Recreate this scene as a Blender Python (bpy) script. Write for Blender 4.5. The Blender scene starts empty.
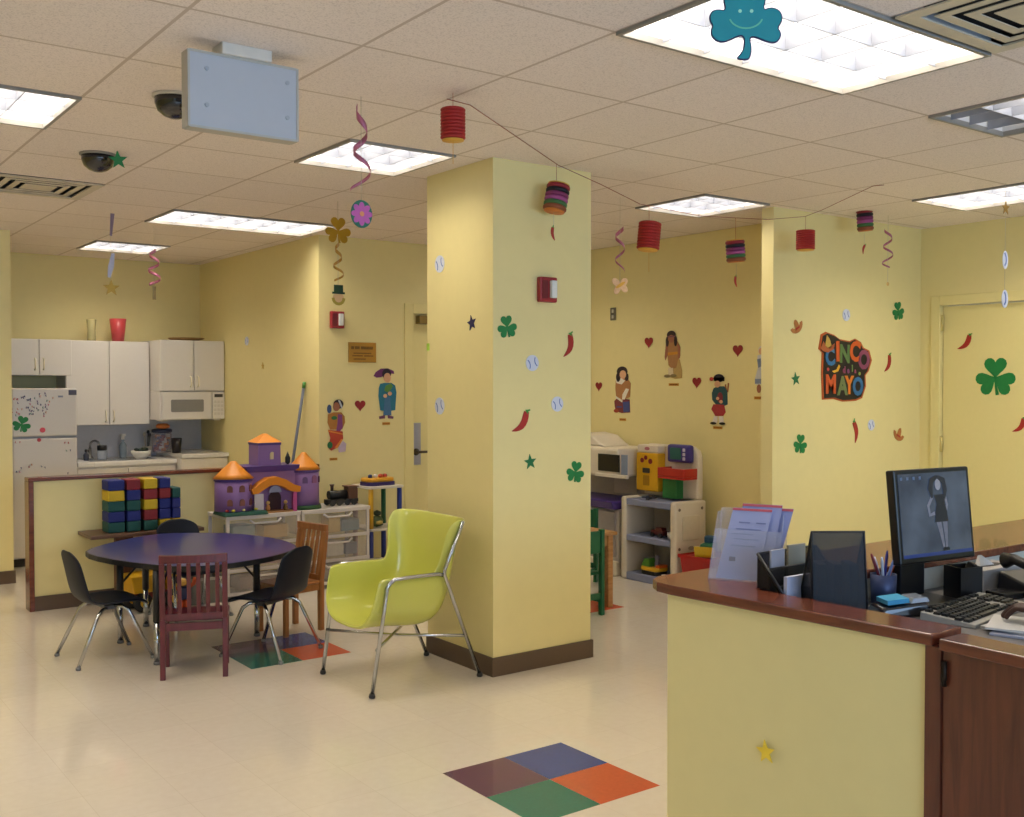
import bpy, bmesh, math, random
from mathutils import Matrix, Vector
random.seed(7)
PI = math.pi
scene = bpy.context.scene
COL = scene.collection

# ------------------------------------------------------------------ camera
F, YAW, PITCH, EYE, CEIL = 1050.0, 0.6365, -0.0232, 1.556, 2.75
cam_d = bpy.data.cameras.new('camera'); cam = bpy.data.objects.new('camera', cam_d); COL.objects.link(cam)
cam_d.sensor_width = 36.0; cam_d.sensor_fit = 'HORIZONTAL'; cam_d.lens = 36.0 * F / 1024.0
cam_d.clip_start = 0.05; cam_d.clip_end = 60
cam.location = (0, 0, EYE)
cam.rotation_euler = (PI / 2 + PITCH, 0, -YAW)
scene.camera = cam
FW = Vector((math.sin(YAW) * math.cos(PITCH), math.cos(YAW) * math.cos(PITCH), math.sin(PITCH)))
RT = Vector((math.cos(YAW), -math.sin(YAW), 0)); UP = RT.cross(FW)
def ray(x, y): return FW + RT * ((x - 512) / F) + UP * ((408.5 - y) / F)
def onz(x, y, z=0.0): r = ray(x, y); return Vector((0, 0, EYE)) + r * ((z - EYE) / r.z)
def onx(x, y, c): r = ray(x, y); return Vector((0, 0, EYE)) + r * (c / r.x)
def ony(x, y, c): r = ray(x, y); return Vector((0, 0, EYE)) + r * (c / r.y)

# ------------------------------------------------------------------ materials
def lin(h):
    h = h.lstrip('#'); o = []
    for i in (0, 2, 4):
        c = int(h[i:i + 2], 16) / 255.0
        o.append(c / 12.92 if c <= 0.04045 else ((c + 0.055) / 1.055) ** 2.4)
    return (o[0], o[1], o[2], 1.0)
MATS = {}
def mat(hexc, rough=0.5, metal=0.0, var=0.06, scale=30.0, bump=0.0, emit=0.0, alpha=1.0, coat=0.0, spec=0.5):
    key = (hexc, rough, metal, var, scale, bump, emit, alpha, coat, spec)
    if key in MATS: return MATS[key]
    m = bpy.data.materials.new('m_' + hexc.strip('#')); m.use_nodes = True
    nt = m.node_tree; N = nt.nodes; L = nt.links
    bs = N['Principled BSDF']
    bs.inputs['Roughness'].default_value = rough; bs.inputs['Metallic'].default_value = metal
    bs.inputs['Coat Weight'].default_value = coat
    bs.inputs['Specular IOR Level'].default_value = spec
    bs.inputs['Alpha'].default_value = alpha
    c = lin(hexc)
    tc = N.new('ShaderNodeTexCoord'); no = N.new('ShaderNodeTexNoise')
    no.inputs['Scale'].default_value = scale; no.inputs['Detail'].default_value = 2
    L.new(tc.outputs['Object'], no.inputs['Vector'])
    mx = N.new('ShaderNodeMix'); mx.data_type = 'RGBA'
    mx.inputs[6].default_value = tuple(max(0, k * (1 - var)) for k in c[:3]) + (1,)
    mx.inputs[7].default_value = tuple(min(1, k * (1 + var)) for k in c[:3]) + (1,)
    L.new(no.outputs['Fac'], mx.inputs[0]); L.new(mx.outputs[2], bs.inputs['Base Color'])
    if bump:
        bp = N.new('ShaderNodeBump'); bp.inputs['Strength'].default_value = bump; bp.inputs['Distance'].default_value = 0.01
        L.new(no.outputs['Fac'], bp.inputs['Height']); L.new(bp.outputs['Normal'], bs.inputs['Normal'])
    if emit:
        L.new(mx.outputs[2], bs.inputs['Emission Color']); bs.inputs['Emission Strength'].default_value = emit
    MATS[key] = m
    return m

def wood(h1, h2, axis=0, rough=0.35, scale=1.0, coat=0.2):
    key = ('wood', h1, h2, axis, rough, scale)
    if key in MATS: return MATS[key]
    m = bpy.data.materials.new('wood_' + h1.strip('#')); m.use_nodes = True
    nt = m.node_tree; N = nt.nodes; L = nt.links; bs = N['Principled BSDF']
    bs.inputs['Roughness'].default_value = rough; bs.inputs['Coat Weight'].default_value = coat
    tc = N.new('ShaderNodeTexCoord'); mp = N.new('ShaderNodeMapping')
    s = [22 * scale] * 3; s[axis] = 1.6 * scale
    mp.inputs['Scale'].default_value = s
    no = N.new('ShaderNodeTexNoise'); no.inputs['Scale'].default_value = 2.0; no.inputs['Detail'].default_value = 6
    no.inputs['Distortion'].default_value = 0.6
    cr = N.new('ShaderNodeValToRGB'); cr.color_ramp.elements[0].position = 0.3; cr.color_ramp.elements[1].position = 0.72
    cr.color_ramp.elements[0].color = lin(h1); cr.color_ramp.elements[1].color = lin(h2)
    L.new(tc.outputs['Object'], mp.inputs['Vector']); L.new(mp.outputs['Vector'], no.inputs['Vector'])
    L.new(no.outputs['Fac'], cr.inputs['Fac']); L.new(cr.outputs['Color'], bs.inputs['Base Color'])
    MATS[key] = m
    return m

def clear(hexc, opac=0.3, rough=0.15):
    """thin translucent plastic / fine wire mesh: part see-through"""
    key = ('clear', hexc, opac, rough)
    if key in MATS: return MATS[key]
    m = bpy.data.materials.new('clear_' + hexc.strip('#')); m.use_nodes = True
    nt = m.node_tree; N = nt.nodes; L = nt.links; bs = N['Principled BSDF']
    bs.inputs['Roughness'].default_value = rough
    tc = N.new('ShaderNodeTexCoord'); no = N.new('ShaderNodeTexNoise'); no.inputs['Scale'].default_value = 6
    L.new(tc.outputs['Object'], no.inputs['Vector'])
    mx = N.new('ShaderNodeMix'); mx.data_type = 'RGBA'; c = lin(hexc)
    mx.inputs[6].default_value = c; mx.inputs[7].default_value = tuple(k * 0.92 for k in c[:3]) + (1,)
    L.new(no.outputs['Fac'], mx.inputs[0]); L.new(mx.outputs[2], bs.inputs['Base Color'])
    bs.inputs['Alpha'].default_value = opac
    MATS[key] = m
    return m

def grid_nodes(N, L, x0, y0, sx, sy, half):
    """returns (line mask, cell random) sockets for a rectangular lattice in object X/Y"""
    tc = N.new('ShaderNodeTexCoord'); sp = N.new('ShaderNodeSeparateXYZ'); L.new(tc.outputs['Object'], sp.inputs[0])
    masks = []; cells = []
    for out, o, s in ((sp.outputs[0], x0, sx), (sp.outputs[1], y0, sy)):
        a = N.new('ShaderNodeMath'); a.operation = 'SUBTRACT'; a.inputs[1].default_value = o; L.new(out, a.inputs[0])
        d = N.new('ShaderNodeMath'); d.operation = 'DIVIDE'; d.inputs[1].default_value = s; L.new(a.outputs[0], d.inputs[0])
        p = N.new('ShaderNodeMath'); p.operation = 'PINGPONG'; p.inputs[1].default_value = 0.5; L.new(d.outputs[0], p.inputs[0])
        l = N.new('ShaderNodeMath'); l.operation = 'LESS_THAN'; l.inputs[1].default_value = half / s; L.new(p.outputs[0], l.inputs[0])
        f = N.new('ShaderNodeMath'); f.operation = 'FLOOR'; L.new(d.outputs[0], f.inputs[0])
        masks.append(l.outputs[0]); cells.append(f.outputs[0])
    mx = N.new('ShaderNodeMath'); mx.operation = 'MAXIMUM'; L.new(masks[0], mx.inputs[0]); L.new(masks[1], mx.inputs[1])
    cb = N.new('ShaderNodeCombineXYZ'); L.new(cells[0], cb.inputs[0]); L.new(cells[1], cb.inputs[1])
    wn = N.new('ShaderNodeTexWhiteNoise'); L.new(cb.outputs[0], wn.inputs['Vector'])
    return tc, mx.outputs[0], wn.outputs['Value']

# lattice of the suspended ceiling and of the floor tiles
GX, GSX, GY, GSY = 2.417, 0.6212, 3.957, 0.639
def ceiling_mat():
    m = bpy.data.materials.new('ceiling_tile'); m.use_nodes = True
    nt = m.node_tree; N = nt.nodes; L = nt.links; bs = N['Principled BSDF']; bs.inputs['Roughness'].default_value = 0.95
    bs.inputs['Specular IOR Level'].default_value = 0.1
    tc, line, rnd = grid_nodes(N, L, GX, GY, GSX, GSY, 0.007)
    no = N.new('ShaderNodeTexNoise'); no.inputs['Scale'].default_value = 170; no.inputs['Detail'].default_value = 3
    L.new(tc.outputs['Object'], no.inputs['Vector'])
    cr = N.new('ShaderNodeValToRGB'); cr.color_ramp.elements[0].position = 0.34; cr.color_ramp.elements[1].position = 0.5
    cr.color_ramp.elements[0].color = lin('#d9cfcb'); cr.color_ramp.elements[1].color = lin('#efe5e0')
    L.new(no.outputs['Fac'], cr.inputs['Fac'])
    a = N.new('ShaderNodeMix'); a.data_type = 'RGBA'; a.blend_type = 'MULTIPLY'; a.inputs[0].default_value = 1
    mr = N.new('ShaderNodeMapRange'); mr.inputs['To Min'].default_value = 0.95; mr.inputs['To Max'].default_value = 1.0
    L.new(rnd, mr.inputs['Value']); L.new(cr.outputs['Color'], a.inputs[6]); L.new(mr.outputs[0], a.inputs[7])
    b = N.new('ShaderNodeMix'); b.data_type = 'RGBA'; b.inputs[7].default_value = lin('#c6b8ae')
    L.new(line, b.inputs[0]); L.new(a.outputs[2], b.inputs[6]); L.new(b.outputs[2], bs.inputs['Base Color'])
    bp = N.new('ShaderNodeBump'); bp.inputs['Strength'].default_value = 0.25; bp.inputs['Distance'].default_value = 0.004
    L.new(no.outputs['Fac'], bp.inputs['Height']); L.new(bp.outputs['Normal'], bs.inputs['Normal'])
    return m
def floor_mat():
    m = bpy.data.materials.new('floor_vinyl'); m.use_nodes = True
    nt = m.node_tree; N = nt.nodes; L = nt.links; bs = N['Principled BSDF']
    bs.inputs['Roughness'].default_value = 0.2; bs.inputs['Coat Weight'].default_value = 0.7; bs.inputs['Coat Roughness'].default_value = 0.07
    tc, line, rnd = grid_nodes(N, L, 2.251, 2.904, 0.3048, 0.3048, 0.0012)
    no = N.new('ShaderNodeTexNoise'); no.inputs['Scale'].default_value = 26; no.inputs['Detail'].default_value = 5
    L.new(tc.outputs['Object'], no.inputs['Vector'])
    cr = N.new('ShaderNodeValToRGB'); cr.color_ramp.elements[0].position = 0.3; cr.color_ramp.elements[1].position = 0.7
    cr.color_ramp.elements[0].color = lin('#e0d5c5'); cr.color_ramp.elements[1].color = lin('#e4dacb')
    L.new(no.outputs['Fac'], cr.inputs['Fac'])
    a = N.new('ShaderNodeMix'); a.data_type = 'RGBA'; a.blend_type = 'MULTIPLY'; a.inputs[0].default_value = 1
    mr = N.new('ShaderNodeMapRange'); mr.inputs['To Min'].default_value = 0.97; mr.inputs['To Max'].default_value = 1.0
    L.new(rnd, mr.inputs['Value']); L.new(cr.outputs['Color'], a.inputs[6]); L.new(mr.outputs[0], a.inputs[7])
    b = N.new('ShaderNodeMix'); b.data_type = 'RGBA'; b.inputs[7].default_value = lin('#d6cab8')
    L.new(line, b.inputs[0]); L.new(a.outputs[2], b.inputs[6]); L.new(b.outputs[2], bs.inputs['Base Color'])
    n2 = N.new('ShaderNodeTexNoise'); n2.inputs['Scale'].default_value = 3.0
    L.new(tc.outputs['Object'], n2.inputs['Vector'])
    bp = N.new('ShaderNodeBump'); bp.inputs['Strength'].default_value = 0.025; bp.inputs['Distance'].default_value = 0.02
    L.new(n2.outputs['Fac'], bp.inputs['Height']); L.new(bp.outputs['Normal'], bs.inputs['Normal'])
    return m

# ------------------------------------------------------------------ mesh builder
class B:
    def __init__(s): s.v = []; s.f = []; s.mi = []; s.sm = []; s.M = Matrix.Identity(4); s.m = 0
    def vert(s, p): s.v.append(tuple(s.M @ Vector(p))); return len(s.v) - 1
    def face(s, idx, smooth=False): s.f.append(tuple(idx)); s.mi.append(s.m); s.sm.append(smooth)
    def box(s, x0, x1, y0, y1, z0, z1):
        i = [s.vert(p) for p in ((x0, y0, z0), (x1, y0, z0), (x1, y1, z0), (x0, y1, z0), (x0, y0, z1), (x1, y0, z1), (x1, y1, z1), (x0, y1, z1))]
        for q in ((0, 3, 2, 1), (4, 5, 6, 7), (0, 1, 5, 4), (1, 2, 6, 5), (2, 3, 7, 6), (3, 0, 4, 7)): s.face([i[k] for k in q])
        return s
    def cbox(s, c, d, rz=0.0, rx=0.0, ry=0.0):
        o = s.M
        s.M = o @ Matrix.Translation(c) @ Matrix.Rotation(rz, 4, 'Z') @ Matrix.Rotation(ry, 4, 'Y') @ Matrix.Rotation(rx, 4, 'X')
        s.box(-d[0] / 2, d[0] / 2, -d[1] / 2, d[1] / 2, -d[2] / 2, d[2] / 2); s.M = o
        return s
    def prism(s, pts0, pts1, smooth=False):
        n = len(pts0); a = [s.vert(p) for p in pts0]; b = [s.vert(p) for p in pts1]
        s.face(list(reversed(a))); s.face(b)
        for k in range(n): s.face((a[k], a[(k + 1) % n], b[(k + 1) % n], b[k]), smooth)
        return s
    def plan(s, poly, z0, z1):                      # outline in plan, counter-clockwise
        return s.prism([(x, y, z0) for x, y in poly], [(x, y, z1) for x, y in poly])
    def plate(s, poly, t0, t1):                     # outline in x/z (upright, facing -y), counter-clockwise
        return s.prism([(x, -t0, z) for x, z in poly], [(x, -t1, z) for x, z in poly])
    def ring(s, c, r, n, ax, ay): return [s.vert(Vector(c) + ax * (r * math.cos(2 * PI * k / n)) + ay * (r * math.sin(2 * PI * k / n))) for k in range(n)]
    def tube(s, pts, r, n=10, cap=True):
        pts = [Vector(p) for p in pts]; rr = r if isinstance(r, (list, tuple)) else [r] * len(pts)
        prev = None; rings = []
        for i, p in enumerate(pts):
            if i == 0: t = pts[1] - p
            elif i == len(pts) - 1: t = p - pts[i - 1]
            else: t = (pts[i + 1] - p).normalized() + (p - pts[i - 1]).normalized()
            t.normalize()
            if prev is None:
                up = Vector((0, 0, 1)) if abs(t.z) < 0.9 else Vector((1, 0, 0))
                ax = t.cross(up).normalized()
            else:
                ax = (prev - t * prev.dot(t)).normalized()
            ay = t.cross(ax).normalized(); prev = ax
            rings.append(s.ring(p, rr[i], n, ax, ay))
        for a, b in zip(rings, rings[1:]):
            for k in range(n): s.face((a[k], a[(k + 1) % n], b[(k + 1) % n], b[k]), True)
        if cap: s.face(list(reversed(rings[0]))); s.face(rings[-1])
        return s
    def lathe(s, prof, c=(0, 0, 0), n=24, smooth=True):
        rings = []; c = Vector(c)
        for r, z in prof:
            if r < 1e-6: rings.append([s.vert(c + Vector((0, 0, z)))])
            else: rings.append([s.vert(c + Vector((r * math.cos(2 * PI * k / n), r * math.sin(2 * PI * k / n), z))) for k in range(n)])
        for a, b in zip(rings, rings[1:]):
            for k in range(n):
                k2 = (k + 1) % n
                if len(a) == 1 and len(b) == 1: continue
                if len(a) == 1: s.face((a[0], b[k2], b[k]), smooth)
                elif len(b) == 1: s.face((a[k], a[k2], b[0]), smooth)
                else: s.face((a[k], a[k2], b[k2], b[k]), smooth)
        if len(rings[0]) > 1: s.face(list(reversed(rings[0])))
        if len(rings[-1]) > 1: s.face(rings[-1])
        return s
    def sheet(s, rows):
        idx = [[s.vert(p) for p in r] for r in rows]
        for a, b in zip(idx, idx[1:]):
            for k in range(len(a) - 1): s.face((a[k], a[k + 1], b[k + 1], b[k]), True)
        return s

def tag(o, label=None, cat=None, group=None, kind=None):
    if label: o['label'] = label
    if cat: o['category'] = cat
    if group: o['group'] = group
    if kind: o['kind'] = kind
    return o
def obj(name, b, mats, parent=None, loc=None, rz=0.0, bev=0.0, solid=0.0, sub=0, label=None, seg=2):
    me = bpy.data.meshes.new(name); me.from_pydata(b.v, [], b.f); me.validate()
    mats = mats if isinstance(mats, (list, tuple)) else [mats]
    for m in mats: me.materials.append(m)
    for p, mi, sm in zip(me.polygons, b.mi, b.sm): p.material_index = mi; p.use_smooth = sm
    bm = bmesh.new(); bm.from_mesh(me); bmesh.ops.recalc_face_normals(bm, faces=bm.faces[:]); bm.to_mesh(me); bm.free()
    o = bpy.data.objects.new(name, me); COL.objects.link(o)
    if parent: o.parent = parent
    if loc is not None: o.location = loc
    if rz: o.rotation_euler = (0, 0, rz)
    if solid:
        md = o.modifiers.new('solidify', 'SOLIDIFY'); md.thickness = solid; md.offset = 0
    if sub:
        md = o.modifiers.new('subsurf', 'SUBSURF'); md.levels = sub; md.render_levels = sub
    if bev:
        md = o.modifiers.new('bevel', 'BEVEL'); md.width = bev; md.segments = seg; md.limit_method = 'ANGLE'; md.angle_limit = 0.6
    if label: o['label'] = label
    return o
def thing(name, label, cat, loc=(0, 0, 0), rz=0.0, group=None):
    o = bpy.data.objects.new(name, None); COL.objects.link(o); o.empty_display_size = 0.1
    o.location = loc; o.rotation_euler = (0, 0, rz)
    return tag(o, label, cat, group)
def top(name, b, mats, label, cat, loc=(0, 0, 0), rz=0.0, group=None, kind=None, **k):
    return tag(obj(name, b, mats, None, loc, rz, **k), label, cat, group, kind)
def struct(name, b, mats, label, cat, **k): return top(name, b, mats, label, cat, kind='structure', **k)
def copy_tree(o, parent=None):
    c = o.copy(); COL.objects.link(c); c.parent = parent
    for ch in [k for k in bpy.data.objects if k.parent == o]: copy_tree(ch, c)
    return c
def text_mesh(s, size, depth=0.002, fat=0.02):
    cu = bpy.data.curves.new('t', 'FONT'); cu.body = s; cu.size = size; cu.extrude = depth / 2; cu.offset = size * fat
    cu.align_x = 'CENTER'; cu.align_y = 'CENTER'; cu.resolution_u = 3
    o = bpy.data.objects.new('t', cu); COL.objects.link(o)
    me = bpy.data.meshes.new_from_object(o.evaluated_get(bpy.context.evaluated_depsgraph_get()))
    bpy.data.objects.remove(o); return me
def text_part(name, s, size, m, parent, x, z, t, depth=0.002, rot=0.0, sx=1.0, fat=0.02):
    me = text_mesh(s, size, depth, fat); me.materials.clear(); me.materials.append(m)
    M = Matrix.Translation((x, -t, z)) @ Matrix.Rotation(rot, 4, 'Y') @ Matrix.Rotation(PI / 2, 4, 'X') @ Matrix.Diagonal((sx, 1, 1, 1))
    me.transform(M)
    o = bpy.data.objects.new(name, me); COL.objects.link(o); o.parent = parent
    return o

# ------------------------------------------------------------------ flat outlines (x right, z up)
def circ(r, n=20, cx=0, cz=0, ry=None): return [(cx + r * math.cos(2 * PI * k / n), cz + (ry or r) * math.sin(2 * PI * k / n)) for k in range(n)]
def rect(x0, x1, z0, z1): return [(x0, z0), (x1, z0), (x1, z1), (x0, z1)]
def rrect(x0, x1, z0, z1, r, n=4):
    o = []
    for cx, cz, a in ((x1 - r, z0 + r, -90), (x1 - r, z1 - r, 0), (x0 + r, z1 - r, 90), (x0 + r, z0 + r, 180)):
        for k in range(n + 1):
            t = math.radians(a + 90 * k / n); o.append((cx + r * math.cos(t), cz + r * math.sin(t)))
    return o
def star(R, r=None, n=5, rot=0.0):
    r = r or R * 0.42
    return [((R if k % 2 == 0 else r) * math.cos(PI / 2 + rot + PI * k / n), (R if k % 2 == 0 else r) * math.sin(PI / 2 + rot + PI * k / n)) for k in range(2 * n)]
def heart(w, n=24):
    o = []
    for k in range(n):
        t = 2 * PI * k / n
        o.append((16 * math.sin(t) ** 3, 13 * math.cos(t) - 5 * math.cos(2 * t) - 2 * math.cos(3 * t) - math.cos(4 * t)))
    o.reverse(); return [(x * w / 32, z * w / 32) for x, z in o]
def rot2(p, a, dx=0, dz=0): c, s = math.cos(a), math.sin(a); return [(x * c - z * s + dx, x * s + z * c + dz) for x, z in p]
def scl(p, k, kz=None): kz = kz or k; return [(x * k, z * kz) for x, z in p]
def ribbon2(pts, w):                                 # outline of a curved tapering strip
    L_, R_ = [], []
    for i, (x, z) in enumerate(pts):
        a = pts[max(0, i - 1)]; b = pts[min(len(pts) - 1, i + 1)]
        dx, dz = b[0] - a[0], b[1] - a[1]; l = math.hypot(dx, dz) or 1
        ww = (w[i] if isinstance(w, (list, tuple)) else w) / 2
        L_.append((x - dz / l * ww, z + dx / l * ww)); R_.append((x + dz / l * ww, z - dx / l * ww))
    return R_ + L_[::-1]
def shamrock(b, h, t0, t1):                          # three heart leaves and a stem, total height h
    lw = h * 0.62
    for k, a in enumerate((0, 2.05, -2.05)):
        p = [(x, z + lw * 0.46) for x, z in heart(lw)]
        b.plate(rot2(p, a, 0, h * 0.04), t0, t1 + k * 0.0002)
    b.plate(ribbon2([(0, 0), (0.02 * h, -h * .2), (0.06 * h, -h * .42)], [h * .05, h * .06, h * .09]), t0, t1 + .0008)

WALLS = {}
def foreshort(w, px, py):                              # how much wider a thing on this wall is than it looks
    p, rz, k = on_wall(w, px, py); u = Vector((math.cos(rz), math.sin(rz), 0)); q = p + u * .01
    f = lambda a: (a - Vector((0, 0, EYE))).dot(RT) / (a - Vector((0, 0, EYE))).dot(FW) * F
    return .01 / k / abs(f(q) - f(p))
def offset(poly, d):                                 # inset (d > 0) of a counter-clockwise outline
    o = []; n = len(poly)
    for i, (x, z) in enumerate(poly):
        a, b = poly[i - 1], poly[(i + 1) % n]; dx, dz = b[0] - a[0], b[1] - a[1]; l = math.hypot(dx, dz) or 1
        o.append((x - dz / l * d, z + dx / l * d))
    return o
def smooth2(poly, it=2):
    for _ in range(it):
        o = []
        for i, p in enumerate(poly):
            q = poly[(i + 1) % len(poly)]
            o += [(p[0] * .75 + q[0] * .25, p[1] * .75 + q[1] * .25), (p[0] * .25 + q[0] * .75, p[1] * .25 + q[1] * .75)]
        poly = o
    return poly
def ccw(q):
    if sum(a[0] * c[1] - c[0] * a[1] for a, c in zip(q, q[1:] + q[:1])) < 0: q = list(reversed(q))
    return q
def on_wall(w, px, py):
    ax, c = WALLS[w]
    if ax == 'Y': p = ony(px, py, c); return Vector((p.x, c - .001, p.z)), 0.0, (p - Vector((0, 0, EYE))).dot(FW) / F
    p = onx(px, py, c); return Vector((c - .001, p.y, p.z)), -PI / 2, (p - Vector((0, 0, EYE))).dot(FW) / F
LAMP_K, DAY_W, EXPO = 11.0, 165.0, 0.38

# ------------------------------------------------------------------ colours of the room
WALL = mat('#e4d699', 0.55, var=0.025, scale=14, bump=0.03)
DOORM = mat('#e4d696', 0.4, var=0.02)
BASE = mat('#5d4a3a', 0.5, var=0.05)
CHERRY = wood('#5a2a1c', '#7c4028', 0, 0.25)
CHERRYY = wood('#5a2a1c', '#7c4028', 1, 0.25)
CHERRYZ = wood('#4e2418', '#6e3824', 2, 0.3)
WHITE = mat('#e6e2da', 0.4, var=0.02)
BLACK = mat('#15161a', 0.45)
CHROME = mat('#b9bcc0', 0.18, 1.0, var=0.03)
THREAD = mat('#b9b3a4', 0.7)

# ------------------------------------------------------------------ room shell
XP, YP = 3.22, 4.525            # pillar faces
YK, XK, YB, XD, YC, XR = 10.36, 3.76, 7.69, 6.15, 4.66, 7.37
ZC = CEIL
fl = struct('floor', B().box(-3.2, 7.6, -3.2, 10.6, -0.1, 0), floor_mat(), 'glossy cream vinyl tile floor with coloured tile patches', 'floor')
def tiles(x0, y0):
    cols = {(0, 1): '#5c2f52', (1, 1): '#22408c', (1, 0): '#c4512e', (0, 0): '#0f6b5c'}
    for (i, j), c in cols.items():
        b = B().box(x0 + .3048 * i + .001, x0 + .3048 * (i + 1) - .001, y0 + .3048 * j + .001, y0 + .3048 * (j + 1) - .001, 0, .0008)
        obj('coloured_tile', b, mat(c, 0.25, var=0.12, scale=60, coat=0.3), fl)
tiles(2.251, 2.904); tiles(2.242, 5.427); tiles(4.36, 5.40)

lights = [  # (x cell, y cell, cells in x, cells in y, in frame)
    ('top', 0, -3, 2, 1), ('half', 3, -3, 1, 1), ('east', 6, -2, 1, 2), ('mid', 4, 1, 1, 1), ('pillar', 0, 1, 1, 1),
    ('kit', 0, 5, 2, 1), ('sink', 0, 8, 1, 1), ('west', -4, 1, 2, 1),
    ('behind', 4, 4, 1, 1), ('d', -6, -2, 2, 1), ('e', -5, 5, 2, 1)]  # the one behind the pillar is added, unseen, to brighten the doll wall
vents = [(-2, 4), (1, -4)]
holes = set()
for n, i, j, a, c in lights:
    for p in range(a):
        for q in range(c): holes.add((i + p, j + q))
for v in vents: holes.add(v)
cb = B()
for i in range(-9, 9):
    for j in range(-12, 11):
        if (i, j) in holes: continue
        x0, y0 = GX + i * GSX, GY + j * GSY
        x1, y1 = min(x0 + GSX, 7.6), min(y0 + GSY, 10.6)
        if x1 <= x0 or y1 <= y0: continue
        cb.face([cb.vert(p) for p in ((x0, y0, ZC), (x0, y1, ZC), (x1, y1, ZC), (x1, y0, ZC))])
struct('ceiling', cb, ceiling_mat(), 'suspended ceiling of speckled tan-grey acoustic tiles', 'ceiling')
sb = B().box(-3.3, 7.7, -3.3, 10.7, 3.0, 3.05)
struct('ceiling_slab', sb, mat('#807a72', 0.9), 'structural slab above the suspended ceiling', 'ceiling')

H = ZC + .02
struct('wall_left', B().box(-3.2, 1.73, 8.9, 10.5, 0, H), WALL, 'yellow wall end left of the refrigerator', 'wall')
struct('wall_kitchen_back', B().box(1.73, XK + .1, YK, YK + .12, 0, H), WALL, 'yellow wall behind the white kitchen cabinets', 'wall')
struct('wall_kitchen_right', B().box(XK, XK + .12, YB, YK, 0, H), WALL, 'yellow side wall right of the microwave', 'wall')
d0, d1, dz = 4.60, 5.5, 2.19      # grey-handled door
wb = B().box(XK + .12, d0, YB, YB + .12, 0, H).box(d1, XD + .1, YB, YB + .12, 0, H).box(d0, d1, YB, YB + .12, dz, H)
struct('wall_back', wb, WALL, 'yellow wall with brass plaque and dolls beside the door', 'wall')
struct('wall_right', B().box(XD, XD + .12, YC + .1, YB, 0, H), WALL, 'yellow wall with four paper dolls above the toy kitchen', 'wall')
struct('wall_partition', B().box(5.635, XR, YC, YC + .1, 0, H), WALL, 'pale yellow partition with the fiesta sign', 'wall')
e0, e1, ez = 4.515, 3.56, 2.175
wb = B().box(XR, XR + .12, e0, YC + .1, 0, H).box(XR, XR + .12, -3.2, e1, 0, H).box(XR, XR + .12, e1, e0, ez, H)
struct('wall_door_side', wb, WALL, 'yellow wall holding the hinged door with big shamrock', 'wall')
struct('wall_west', B().box(-3.2, -3.1, -3.2, 8.9, 0, H), WALL, 'yellow wall closing the room on the left', 'wall')
wb = B().box(-3.1, XR, -3.2, -3.1, 0, .9).box(-3.1, XR, -3.2, -3.1, 2.45, H).box(-3.1, -1.5, -3.2, -3.1, .9, 2.45).box(6.0, XR, -3.2, -3.1, .9, 2.45)
struct('wall_front', wb, WALL, 'yellow wall with the wide window behind the camera', 'wall')
wn = struct('window_1', B().box(-1.5, 6.0, -3.19, -3.11, .9, .95).box(-1.5, 6.0, -3.19, -3.11, 2.4, 2.45).box(-1.5, -1.45, -3.19, -3.11, .95, 2.4)
            .box(5.95, 6, -3.19, -3.11, .95, 2.4).box(2.2, 2.25, -3.19, -3.11, .95, 2.4), WHITE, 'white framed window behind the camera', 'window')
struct('wall_pillar', B().box(XP, 3.90, YP, 5.18, 0, H), WALL, 'square yellow pillar in the middle of the room', 'pillar')
# baseboards
g = .012
struct('baseboard_pillar', B().box(XP - g, 3.90 + g, YP - g, YP, 0, .1).box(XP - g, XP, YP, 5.18, 0, .1).box(3.90, 3.90 + g, YP, 5.18, 0, .1), BASE, 'brown rubber baseboard around the pillar', 'baseboard')
struct('baseboard_left', B().box(-3.1, 1.73 + g, 8.9 - g, 8.9, 0, .1), BASE, 'brown baseboard on the wall end by the refrigerator', 'baseboard')
struct('baseboard_back', B().box(XK, d0 - .06, YB - g, YB, 0, .1), BASE, 'brown baseboard below the brass plaque wall', 'baseboard')
struct('baseboard_right', B().box(XD - g, XD, YC + .1, YB, 0, .1), BASE, 'brown baseboard behind the toy kitchen', 'baseboard')
# low kitchen wall with wooden cap
struct('wall_kitchen_low', B().box(1.625, XK, 7.70, 7.80, 0, .89), WALL, 'low yellow half wall in front of the kitchen', 'wall')
struct('trim_1', B().box(1.592, XK, 7.685, 7.815, .89, .915).box(1.592, 1.625, 7.685, 7.815, 0, .89), CHERRY, 'reddish brown wooden cap and end of the kitchen half wall', 'trim', bev=.004)
struct('baseboard_low', B().box(1.625, XK, 7.688, 7.70, 0, .1), BASE, 'brown baseboard of the kitchen half wall', 'baseboard')
struct('trim_2', B().box(2.43, XK, YK - .015, YK, .86, 1.5), mat('#c6c6cc', 0.45), 'blue-grey backsplash behind the sink', 'backsplash')
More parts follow.
